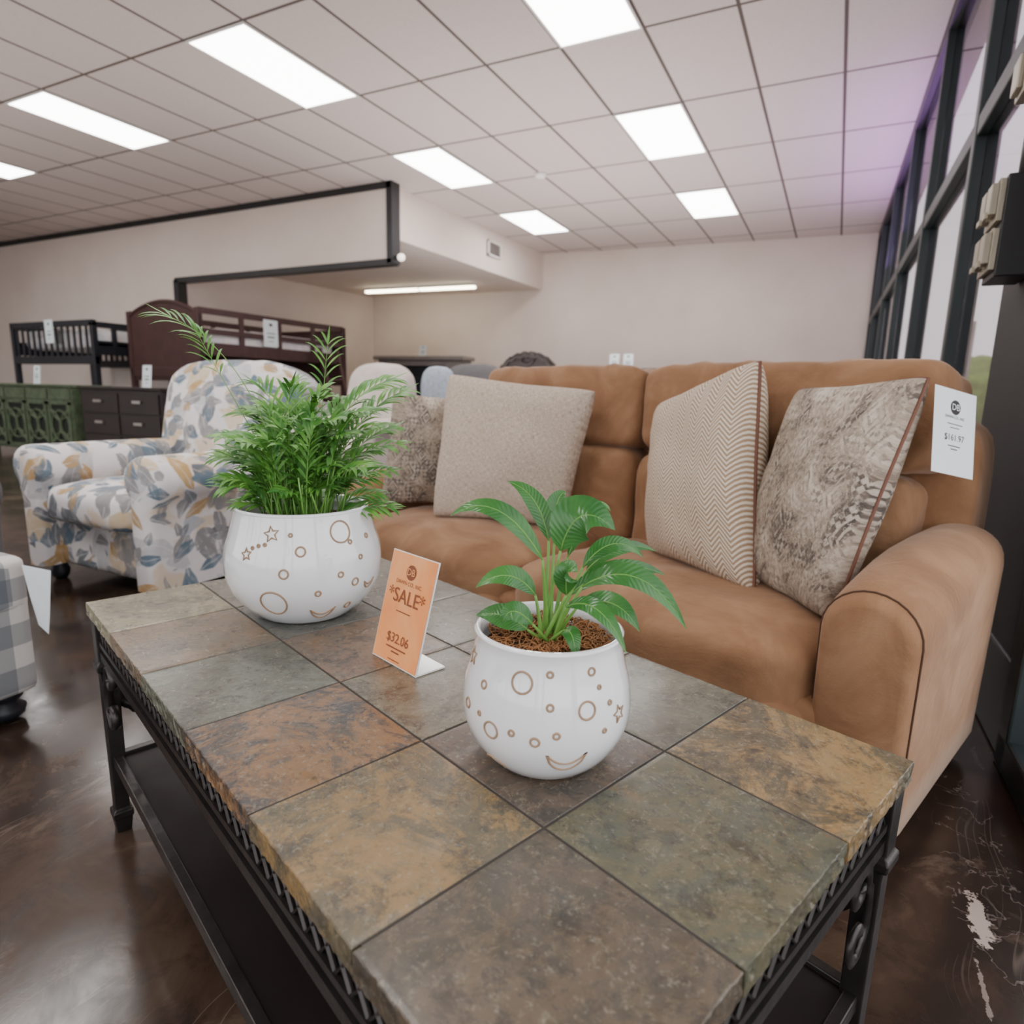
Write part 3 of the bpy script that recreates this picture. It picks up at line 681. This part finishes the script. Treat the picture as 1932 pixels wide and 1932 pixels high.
for (uo,ui) in ((.106,.284),(2.214,2.036)):
    vf,rings=sarm(uo,ui)
    a=sf.part('armrest',vf,m_suede,sa=80)
    r_=rings[3]; seam=[r_[20+k_] for k_ in range(0,6)]+list(r_[:15])+[r_[k_] for k_ in range(15,20)]
    cen=sum((Vector(p) for p in seam),Vector())/len(seam)
    seam=[tuple(Vector(p)+(Vector(p)-cen).normalized()*.0006) for p in seam]
    sf.part('armrest_seam',tube(seam,.0022,6),m_seam,parent=a)
pts=[(-.2306,1.42,.932),(-.1776,1.544,.906),(-.1563,1.517,.725),(-.2086,1.393,.748)]
tg=T('price_tag','pale blue-white price card hanging at the end of the sofa back','price tag',(-.19,1.46,.72),TA)
o_=Vector(pts[3]); exx=Vector(pts[2])-o_; eyy=Vector(pts[0])-o_
mb=MB(); mb.add(slab(o_,exx,eyy,.0008)); O=o_+exx*.5+eyy*.5; ex_,ey_=exx,eyy
put(disc(.016),.055); put(textvf('DAWN CO., INC.',.0085),.033); put(bar(0,0,.05,.0015),.018); put(bar(0,0,.03,.0015),.010); put(textvf('$161.97',.020),-.012); put(bar(0,0,.04,.002),-.030); put(bar(0,0,.022,.002),-.037)
put(textvf('DB',.020),.055,.0012,0)
tg.part('price_card',mb,[m_card,m_ink],smooth=False)

def pillow(label,cor,th,mat,pipe=None,n=28,seed=0):
    c=[Vector((-p[0],p[1],p[2])) for p in cor]
    ctr=sum(c,Vector())/4; nr=((c[1]-c[0]).cross(c[3]-c[0])).normalized()
    q=T('throw_pillow',label,'pillow',(ctr.x,ctr.y,min(p.z for p in c)),TA,group='throw pillows on the sofa')
    def pos(s,t_,h):
        rc=1-.04*(s*s*t_*t_)**2
        s2=s*(1-.065*(1-t_*t_))*rc; t2=t_*(1-.065*(1-s*s))*rc; a=(s2+1)/2;b=(t2+1)/2
        p=(c[3]*(1-a)+c[2]*a)*(1-b)+(c[0]*(1-a)+c[1]*a)*b
        w=max(0,(1-s*s)*(1-t_*t_)); hh=h*(w**.33)*(1+.16*mnoise.noise(Vector((s*1.7+seed,t_*1.7,h*9)))+.06*mnoise.noise(Vector((s*5+seed,t_*5,h*9)))) 
        return p+nr*hh
    V=[];F=[];UV=[]
    for side in (1,-1):
        o=len(V)
        for i in range(n+1):
            for j in range(n+1):
                s=math.sin((-1+2*i/n)*math.pi/2);t_=math.sin((-1+2*j/n)*math.pi/2)
                V.append(tuple(pos(s,t_,side*th/2)));UV.append((s*.5+.5,t_*.5+.5))
        for i in range(n):
            for j in range(n):
                a=o+i*(n+1)+j; F.append((a,a+1,a+n+2,a+n+1) if side>0 else (a,a+n+1,a+n+2,a+1))
    mb=MB();mb.add((V,F),0,UV)
    me_=q.part('pillow_cover',mb,mat)
    bm=bmesh.new();bm.from_mesh(me_.data);bmesh.ops.remove_doubles(bm,verts=bm.verts,dist=.0004);bmesh.ops.recalc_face_normals(bm,faces=bm.faces);bm.to_mesh(me_.data);bm.free()
    if pipe:
        E=[];m_=20
        for i in range(m_): E.append(pos(-1+2*i/m_,-1,0))
        for i in range(m_): E.append(pos(1,-1+2*i/m_,0))
        for i in range(m_): E.append(pos(1-2*i/m_,1,0))
        for i in range(m_): E.append(pos(-1,1-2*i/m_,0))
        q.part('piping',tube(E,.0055,6,closed=True),pipe)
    return q
t=NT('beige_weave'); uv=t.uv(); 
w1=t.noise(t.scale(uv,(320,34,1)),1,2); w2=t.noise(t.scale(uv,(34,320,1)),1,2); ww=t.ma('ADD',t.ma('MULTIPLY',w1,.5),t.ma('MULTIPLY',w2,.5))
t.col(t.ramp(ww,[(.36,srgb(152,132,114)),(.5,srgb(190,173,156)),(.64,srgb(222,208,193))])); t.rough(.95); t.bump(ww,.7,.005); m_weave=t.m
t=NT('herringbone_weave'); x,y,z=t.sep(t.uv())
tri=t.ma('PINGPONG',t.ma('MULTIPLY',x,8.),.5); hb=t.ma('ADD',t.ma('MULTIPLY',y,44.),t.ma('MULTIPLY',tri,5.))
hb=t.ma('ADD',t.rng(t.ma('PINGPONG',hb,.5),.12,.38),t.ma('MULTIPLY',t.ma('SUBTRACT',t.noise(t.uv(),150,2),.5),.8))
t.col(t.ramp(hb,[(.1,srgb(162,134,106)),(.7,srgb(220,206,188))])); t.rough(.95); t.bump(hb,.6,.005); m_herr=t.m
def medallion(name,shift):
    t=NT(name); uv=t.uv()
    wv=t.vm('ADD',uv,t.scale(t.noise(uv,10,4,out=1),(.028,.028,0))); x,y,z=t.sep(wv)
    p1=t.ma('PINGPONG',t.ma('MULTIPLY',x,4.),.5); p2=t.ma('PINGPONG',t.ma('MULTIPLY',y,3.),.5); dm=t.ma('ADD',p1,p2)
    rg_=t.ma('SINE',t.ma('MULTIPLY',dm,44.)); rg_=t.rng(rg_,.1,.6)
    q1=t.ma('PINGPONG',t.ma('MULTIPLY',x,27.),.5); q2=t.ma('PINGPONG',t.ma('MULTIPLY',y,27.),.5); tiny=t.rng(t.ma('ADD',q1,q2),.40,.60)
    f_=t.ma('FRACT',t.ma('MULTIPLY',dm,1.6)); band=t.ma('GREATER_THAN',f_,.55)
    pt=t.mix(band,rg_,tiny)
    wear=t.ma('SUBTRACT',t.noise(uv,3.2,7,.76,.8),shift); fine=t.noise(uv,60,5,.75)
    basec=t.ramp(wear,[(.36,srgb(70,63,58)),(.45,srgb(112,99,88)),(.52,srgb(168,152,136)),(.64,srgb(202,190,175))])
    inv=t.ramp(wear,[(.40,srgb(200,188,172)),(.49,srgb(160,144,126)),(.56,srgb(90,80,73))])
    c=t.mix(t.ma('MULTIPLY',pt,t.rng(t.noise(uv,12,6,.8),.40,.56,.05,.72)),basec,inv)
    c=t.mix(t.rng(fine,.52,.66,0,.6),c,srgb(202,190,174)); c=t.mix(t.rng(t.noise(uv,34,5,.8),.56,.68,0,.4),c,srgb(84,74,66))
    t.col(c); t.rough(.95); t.bump(fine,.3,.003); return t.m
m_med=medallion('distressed_medallion_print',.0); m_med2=medallion('dark_distressed_print',.03)
pillow('dark distressed medallion print pillow leaning in the sofa corner',[(2.01,1.18,.89),(1.72,1.50,.87),(1.74,1.46,.445),(2.055,1.14,.43)],.22,m_med2,None,seed=1)
pillow('plain beige woven pillow leaning on the sofa back',[(1.78,1.285,.965),(1.170,1.430,.912),(1.285,1.42,.425),(1.70,1.150,.43)],.18,m_weave,None,seed=2)
pillow('beige herringbone pillow with brown piping beside the printed pillow',[(.965,1.49,.870),(.625,1.42,1.0),(.500,1.250,.415),(.895,1.38,.427)],.24,m_herr,m_pipe,seed=3)
pillow('distressed medallion print pillow with brown piping against the armrest',[(.545,1.48,.925),(.238,1.42,.955),(.312,1.225,.405),(.60,1.39,.415)],.24,m_med,m_pipe,seed=4)

# ------------------------------------------------------------------ upholstered chairs
def chair(label,base,ang,mat,W=.88,D=.92,top=.98,foot=m_blackwood,armz=.62,group=None,roll=.085,name='armchair',bw=.09,bx=0.,bn=4,bt=.13):
    q=T(name,label,'armchair',(0,0,0),ang,world=base,group=group)
    q.part('chair_base',superbox((0,D/2+.02,.2),(W/2-.03,D/2-.05,.13),12,12),mat)
    q.part('seat_cushion',superbox((0,.30,.375),(W/2-.135,.32,.085),5,14,wr=.004,crown=(0,.01,.015)),mat)
    q.part('backrest',xf(superbox((bx,D-.2,.66),(W/2-bw,bt,top-.66+.01),bn,20,wr=.006,crown=(0,.035,.02)),rx(-10,(0,D-.2,.4))),mat)
    for sgn in (-1,1):
        rings=[]
        cx=sgn*(W/2-.075)
        for y_,k_ in ((-.012,.45),(-.008,.7),(0.0,.86),(.012,.96),(.03,1.),(.2,1.),(.4,1.),(.6,.98),(.72,.9),(.76,.7)):
            zc=armz-roll; rg=[]
            for i in range(17): a=R(-50+280*i/16); rg.append((cx+sgn*.014+math.cos(a)*roll*k_*1.16,y_,zc+math.sin(a)*roll*k_))
            for i in range(1,5): rg.append((cx-.062*k_,y_,(zc-.07)*(1-i/5)+.08*i/5))
            rg.append((cx-.062*k_,y_,.08));rg.append((cx+.062*k_,y_,.08))
            for i in range(1,5): rg.append((cx+.062*k_,y_,.08*(1-i/5)+(zc-.07)*i/5))
            rings.append(rg)
        q.part('armrest',loft(rings),mat,sa=70)
    for (fx_,fy_) in ((-W/2+.09,.08),(W/2-.09,.08),(-W/2+.09,D-.12),(W/2-.09,D-.12)):
        q.part('foot',lathe([(.022,0),(.035,.02),(.04,.045),(.03,.07),(.03,.085)],16,(fx_,fy_,0),True,True),foot)
    return q
chair('white armchair with gray, blue and tan leaf print and rolled arms',(-2.66,1.25,0),0,m_floral,W=.92,D=1.0,top=1.0,bw=-.02,roll=.1,bx=-.05,bn=4.5,bt=.16)
chair('cream upholstered armchair standing behind the sofa',(-3.62,3.75,0),8,m_creamfab,W=.85,D=.95,top=1.12,armz=.66)
rc=chair('dark gray upholstered recliner standing behind the sofa',(-3.45,5.0,0),0,m_grayfab,W=.95,D=.9,top=1.18,name='recliner')
q=T('knit_pillow','white and pale blue pillow on the gray recliner','pillow',(0,0,0),0,world=(-3.6,5.32,.62),single=True)
q.part('knit_pillow',superbox((0,0,.26),(.2,.07,.27),3,12,wr=.005),m_bluefab)
chair('gray upholstered armchair beside the plaid ottoman',(-2.93,.89,0),180,m_grayfab,W=.88,D=.9,top=.9,armz=.6)
q=T('ottoman','gray and white plaid ottoman on turned black feet','ottoman',(0,0,0),2,world=(-2.075,.275,0))
q.part('ottoman_body',superbox((0,0,.22),(.345,.32,.14),26,14),m_plaid)
q.part('ottoman_cushion',superbox((0,0,.375),(.35,.33,.07),14,16,crown=(0,0,.015)),m_plaid)
for a in (-1,1):
    for b in (-1,1): q.part('foot',lathe([(.02,0),(.04,.015),(.045,.035),(.025,.05),(.04,.065),(.045,.08),(.03,.1)],18,(a*.28,b*.26,0),True,True),m_blackwood)
tg=T('price_tag','white paper tag hanging from the ottoman','price tag',(-1.66,.62,.3),0,single=True)
tg.part('price_tag',([(-1.726,.585,.43),(-1.665,.620,.415),(-1.672,.610,.30),(-1.71,.588,.345),(-1.678,.605,.245),(-1.70,.595,.27)],[(0,1,2,3),(3,2,4,5)]),m_card,smooth=False)

# ------------------------------------------------------------------ background furniture
def casegood(name,label,cat,x0,x1,y0,y1,h,mat,kind,ang=0):
    q=T(name,label,cat,((x0+x1)/2,(y0+y1)/2,0),ang)
    q.part('cabinet_body',box(x0,x1,y0,y1,.08,h-.03),mat,smooth=False,bevel=.004)
    q.part('cabinet_top',box(x0-.02,x1+.02,y0-.025,y1+.01,h-.03,h),mat,smooth=False,bevel=.006)
    for a in (x0+.03,x1-.03):
        for b in (y0+.03,y1-.03): q.part('foot',box(a-.03,a+.03,b-.03,b+.03,0,.08),mat,smooth=False)
    if kind=='drawers':
        for i in range(2):
            for j in range(3):
                a=x0+.03+i*(x1-x0-.03)/2; b=a+(x1-x0-.09)/2; z0=.11+j*(h-.16)/3; z1=z0+(h-.16)/3-.02
                d=q.part('drawer',box(a,b,y0-.018,y0-.001,z0,z1),mat,smooth=False,bevel=.003)
                cx=(a+b)/2;cz=(z0+z1)/2+.02
                q.part('handle',MB().add(box(cx-.07,cx+.07,y0-.045,y0-.033,cz-.014,cz+.014)).add(box(cx-.06,cx-.045,y0-.035,y0-.018,cz-.006,cz+.006)).add(box(cx+.045,cx+.06,y0-.035,y0-.018,cz-.006,cz+.006)),m_nickel,parent=d,smooth=False)
    else:
        n=4; w=(x1-x0)/n
        for i in range(n):
            a=x0+i*w+.02;b=a+w-.04
            q.part('drawer',box(a,b,y0-.015,y0-.001,h-.17,h-.05),mat,smooth=False,bevel=.003)
            mb=MB(); zt=h-.20
            for s_ in ((a,a+.03,.12,zt),(b-.03,b,.12,zt),(a,b,.12,.15),(a,b,zt-.03,zt)): mb.add(box(s_[0],s_[1],y0-.03,y0-.001,s_[2],s_[3]))
            cx=(a+b)/2; cm=(zt+.12)/2; rw=(b-a)/2-.03; rh=(zt-.15)/2
            for (ox,oz) in ((0,0),(-rw,0),(rw,0),(0,rh*.95),(0,-rh*.95)):
                pp=[(cx+ox+rw*math.cos(t_)*.95,y0-.018,cm+oz+rw*.95*math.sin(t_)) for t_ in [2*math.pi*k_/24 for k_ in range(25)]]
                seg=[]
                for p in pp:
                    if a+.01<p[0]<b-.01 and .13<p[2]<zt-.01: seg.append(p)
                    else:
                        if len(seg)>2: mb.add(tube(seg,.013,5))
                        seg=[]
                if len(seg)>2: mb.add(tube(seg,.013,5))
            d=q.part('door',mb,mat,smooth=False,label='open fretwork door'); 
            q.part('door_panel',box(a+.03,b-.03,y0-.006,y0-.001,.15,zt-.03),m_green2,parent=d,smooth=False)
    return q
casegood('sideboard','distressed green sideboard with fretwork doors','sideboard',-9.6,-7.72,4.0,4.45,.87,m_green,'doors')
casegood('dresser','dark brown dresser with nickel handles','dresser',-7.62,-6.2,4.05,4.5,.86,m_darkwood,'drawers')
def bunk(label,ang,W,Lg,h,mat,arch,world):
    q=T('bunk_bed',label,'bunk bed',(0,0,0),ang,world=world)
    for y_ in (0,Lg):
        mb=MB()
        for x_ in (0,-W+.07): mb.add(box(x_-.07,x_,y_-.035,y_+.035,0,h-.03))
        if arch:
            n=24; ah=.16 if y_==0 else .0
            top=[(-W+ W*i/n, h-.06+ah*max(0,math.cos(math.pi*.5*min(1,abs(-1+2*i/n)/.92)))**.8-.03) for i in range(n+1)]
            v=[(a,y_-.02,.95) for a,b in top]+[(a,y_-.02,b) for a,b in top]+[(a,y_+.02,.95) for a,b in top]+[(a,y_+.02,b) for a,b in top]; m=n+1;f=[]
            for i in range(n): f+=[(i,i+1,m+i+1,m+i),(2*m+i+1,2*m+i,3*m+i,3*m+i+1),(m+i,m+i+1,3*m+i+1,3*m+i),(i+1,i,2*m+i,2*m+i+1)]
            f+=[(0,m,3*m,2*m),(n,2*m+n,3*m+n,m+n)]
            mb.add((v,f)); mb.add(tube([(a,y_-.01,b) for a,b in top],.028,6)); mb.add(box(-W,0,y_-.02,y_+.02,.2,.75)); mb.add(box(-W,0,y_-.035,y_+.03,1.0,1.12))
        else:
            mb.add(box(-W,0,y_-.035,y_+.03,h-.08,h)); mb.add(box(-W,0,y_-.03,y_+.03,1.15,1.26)); mb.add(box(-W,0,y_-.03,y_+.03,.35,.47))
            k_=13
            for i in range(k_): mb.add(box(-W+.1+i*(W-.17)/k_,-W+.14+i*(W-.17)/k_,y_-.012,y_+.012,1.2,h-.05))
        q.part('end_panel',mb,mat,smooth=False,bevel=.004)
    for x_ in (-.035,-W+.035):
        mb=MB()
        for z0,z1 in ((h-.1,h-.02),(h-.34,h-.27),(1.28,1.44)): mb.add(box(x_-.015,x_+.015,.0,Lg,z0,z1))
        for i in range(3): mb.add(box(x_-.02,x_+.02,Lg*(i+1)/4-.03,Lg*(i+1)/4+.03,1.3,h-.03))
        q.part('guard_rail',mb,mat,smooth=False,bevel=.003)
        q.part('side_rail',box(x_-.015,x_+.015,.0,Lg,.3,.46),mat,smooth=False,bevel=.003)
    for z in (1.36,.42): q.part('mattress',superbox((-W/2,Lg/2,z+.14),(W/2-.07,Lg/2-.06,.14),8,10),m_bed)
    return q
bunk('merlot wood bunk bed with an arched solid end panel',-2,1.5,2.5,1.88,m_redwood,True,(-7.05,5.22,0))
bunk('black wood bunk bed with slatted sides',0,2.05,1.1,1.74,m_blackwood,False,(-8.95,5.05,0))
q=T('ladder','merlot wood ladder leaning on the bunk bed','ladder',(0,0,0),-2,world=(-7.02,5.22,0)); mb=MB()
for y_ in (1.9,2.25): mb.add(([(.02,y_-.03,1.5),(.06,y_-.03,1.5),(.06,y_+.03,1.5),(.02,y_+.03,1.5),(.42,y_-.03,0),(.46,y_-.03,0),(.46,y_+.03,0),(.42,y_+.03,0)],[(0,1,2,3),(7,6,5,4),(0,4,5,1),(1,5,6,2),(2,6,7,3),(3,7,4,0)]))
for i in range(5):
    s_=(i+.6)/5.2; x_=.44-.40*s_; mb.add(box(x_-.03,x_+.03,1.9,2.25,1.5*s_-.015,1.5*s_+.015))
q.part('ladder_frame',mb,m_redwood,smooth=False)
q=T('fireplace_mantel','dark electric fireplace with gray mantel by the cream wall','fireplace',(-6.87,9.8,0),4)
cx,cy_=Matrix.Rotation(R(-4),2)@Vector((-6.87,9.8)); q.off=(cx,cy_,0)
q.root.location=(-6.87,9.8,0)
q.part('mantel_shelf',box(cx-.95,cx+.95,cy_-.3,cy_+.2,1.46,1.53),m_grayframe,smooth=False,bevel=.01)
q.part('mantel_surround',MB().add(box(cx-.88,cx-.55,cy_-.22,cy_+.18,0,1.46)).add(box(cx+.55,cx+.88,cy_-.22,cy_+.18,0,1.46)).add(box(cx-.55,cx+.55,cy_-.22,cy_+.18,1.36,1.46)),m_grayframe,smooth=False,bevel=.006)
q.part('firebox',MB().add(box(cx-.55,cx+.55,cy_-.15,cy_+.17,0,1.36)).add(box(cx-.48,cx+.48,cy_-.17,cy_-.14,.95,1.33)),m_blackwood,smooth=False)
q=T('carved_headboard','dark carved wooden headboard with an arched crest','headboard',(-4.0,8.3,0)); n=40
def prof_(x_):
    a=abs(x_)/.85
    return 1.18+.30*max(0,1-(a/.55)**2)**.6 + (.03*abs(math.sin(x_*26)) if a<.5 else 0) + (.05*math.cos(a*9) if a>.5 else 0)*.4
v=[];f=[]
for i in range(n+1):
    x_=-.85+1.7*i/n; v+=[(-4+x_,8.26,.2),(-4+x_,8.26,prof_(x_)),(-4+x_,8.34,prof_(x_)),(-4+x_,8.34,.2)]
for i in range(n):
    for k_ in range(4): f.append((4*i+k_,4*i+(k_+1)%4,4*i+4+(k_+1)%4,4*i+4+k_))
f+=[(0,3,2,1),(4*n,4*n+1,4*n+2,4*n+3)]
q.part('headboard_panel',(v,f),m_darkwood,smooth=False)
q.part('carved_crest',MB().add(tube([(-4+x_,8.24,prof_(x_)-.05) for x_ in [-.8+1.6*i/40 for i in range(41)]],.03,8)).add(tube([(-4+.1*math.cos(a),8.235,1.38+.06*math.sin(a)) for a in [2*math.pi*i/20 for i in range(20)]],.018,6,closed=True)),m_darkwood)
for s_ in (-1,1): q.part('bedpost',lathe([(.05,0),(.05,.9),(.035,.95),(.05,1.0),(.05,1.1),(.02,1.15),(.04,1.2),(.01,1.25)],16,(-4+s_*.9,8.3,0),True,True),m_darkwood)
casegood('dresser','low dark dresser standing behind the sofa','dresser',-3.0,-1.9,8.3,8.75,1.27,m_darkwood,'drawers')
def MB_(w,h):
    v=[];f=[]
    for (cx,cz,ww,hh) in ((0,.82,.22,.1),(0,.5,.6,.03),(0,.36,.5,.05),(0,.2,.35,.02)):
        o=len(v); v+=[(cx*w+s*ww*w/2,-.0035,cz*h+t_*hh*h/2) for s,t_ in ((-1,-1),(1,-1),(1,1),(-1,1))]; f.append((o,o+1,o+2,o+3))
    return v,f
def card(label,x_,y_,z_,w,h,ang,lean=6,group=None):
    q=T('price_card',label,'price card',(0,0,0),ang,world=(x_,y_,z_),group=group,single=True)
    mb=MB(); mb.add(xf(box(-w/2,w/2,-.002,.002,0,h),rx(-lean,(0,0,0)))); mb.add(xf(MB_(w,h),rx(-lean,(0,0,0))),1)
    q.part('price_card',mb,[m_card,m_ink],smooth=False)
card('white price card standing on the dark dresser',-2.75,8.45,1.272,.14,.2,0)
card('white price card standing on the dark dresser',-2.55,8.45,1.272,.14,.2,0)
card('white price card on the brown dresser',-6.65,4.2,.862,.15,.24,0)
card('pale green price card on the sideboard',-8.8,4.2,.872,.14,.22,0)
card('white price card on the mantel',-6.85,9.7,1.532,.16,.2,0)
card('white price tag hung on the black bunk bed',-9.97,5.013,1.44,.2,.32,0,0)
card('white price tag hung on the merlot bunk bed',-7.02,6.30,1.45,.24,.36,88,0)

q=T('outlet_box','dark electrical box with hinged metal outlet covers on the post','electrical box',(.50,2.2,1.25))
dz=.04
q.part('junction_box',box(.455,.545,2.12,2.30,1.22+dz,1.50+dz),m_black,smooth=False,bevel=.004)
for a in (0,1):
    for b in (0,1):
        y0=2.125+a*.088;z0=1.24+dz+b*.135
        mb=MB().add(box(.440,.455,y0,y0+.08,z0,z0+.115)).add(box(.422,.440,y0+.008,y0+.072,z0+.02,z0+.105)).add(box(.415,.425,y0+.02,y0+.06,z0+.012,z0+.03)).add(tube([(.442,y0+.005,z0+.112),(.442,y0+.075,z0+.112)],.006,8))
        q.part('outlet_cover',mb,m_beige,smooth=False,bevel=.002)
q.part('conduit',tube([(.51,2.2,1.5),(.51,2.2,1.62),(.515,2.2,1.85)],.022,10),m_black)
q.part('upper_box',MB().add(box(.46,.54,2.15,2.25,1.76,1.88)).add(box(.445,.46,2.16,2.24,1.775,1.865)),m_beige,smooth=False,bevel=.004)

# ------------------------------------------------------------------ lighting
w=bpy.data.worlds.new('World'); bpy.context.scene.world=w; w.use_nodes=True
nt=w.node_tree; bg=nt.nodes['Background']; bg.inputs[0].default_value=(.96,.96,.98,1); bg.inputs[1].default_value=3.0
def area(name,loc,rot,sx,sy,power,col):
    l=bpy.data.lights.new(name,'AREA'); l.shape='RECTANGLE'; l.size=sx; l.size_y=sy; l.energy=power; l.color=col
    o=bpy.data.objects.new(name,l); COL.objects.link(o); o.location=loc; o.rotation_euler=rot; return o
area('neon_lamp',(.30,7.6,2.45),(0,R(195),0),.1,3.4,28,(.58,.24,.92))
area('ceiling_fill',(-7.0,1.5,1.2),(R(180),0,0),6,5,85,(1,.93,.88))  # added fill without a fixture, aimed up to brighten the ceiling on the left
area('ceiling_fill',(-2.0,-2.0,1.2),(R(180),0,0),5,3,75,(1,.94,.90))  # added ceiling fill behind the camera, no real lamp there
area('ceiling_fill',(-2.5,6.6,1.2),(R(180),0,0),4,5,175,(1,.94,.92))  # added ceiling fill for the far end, no real lamp there
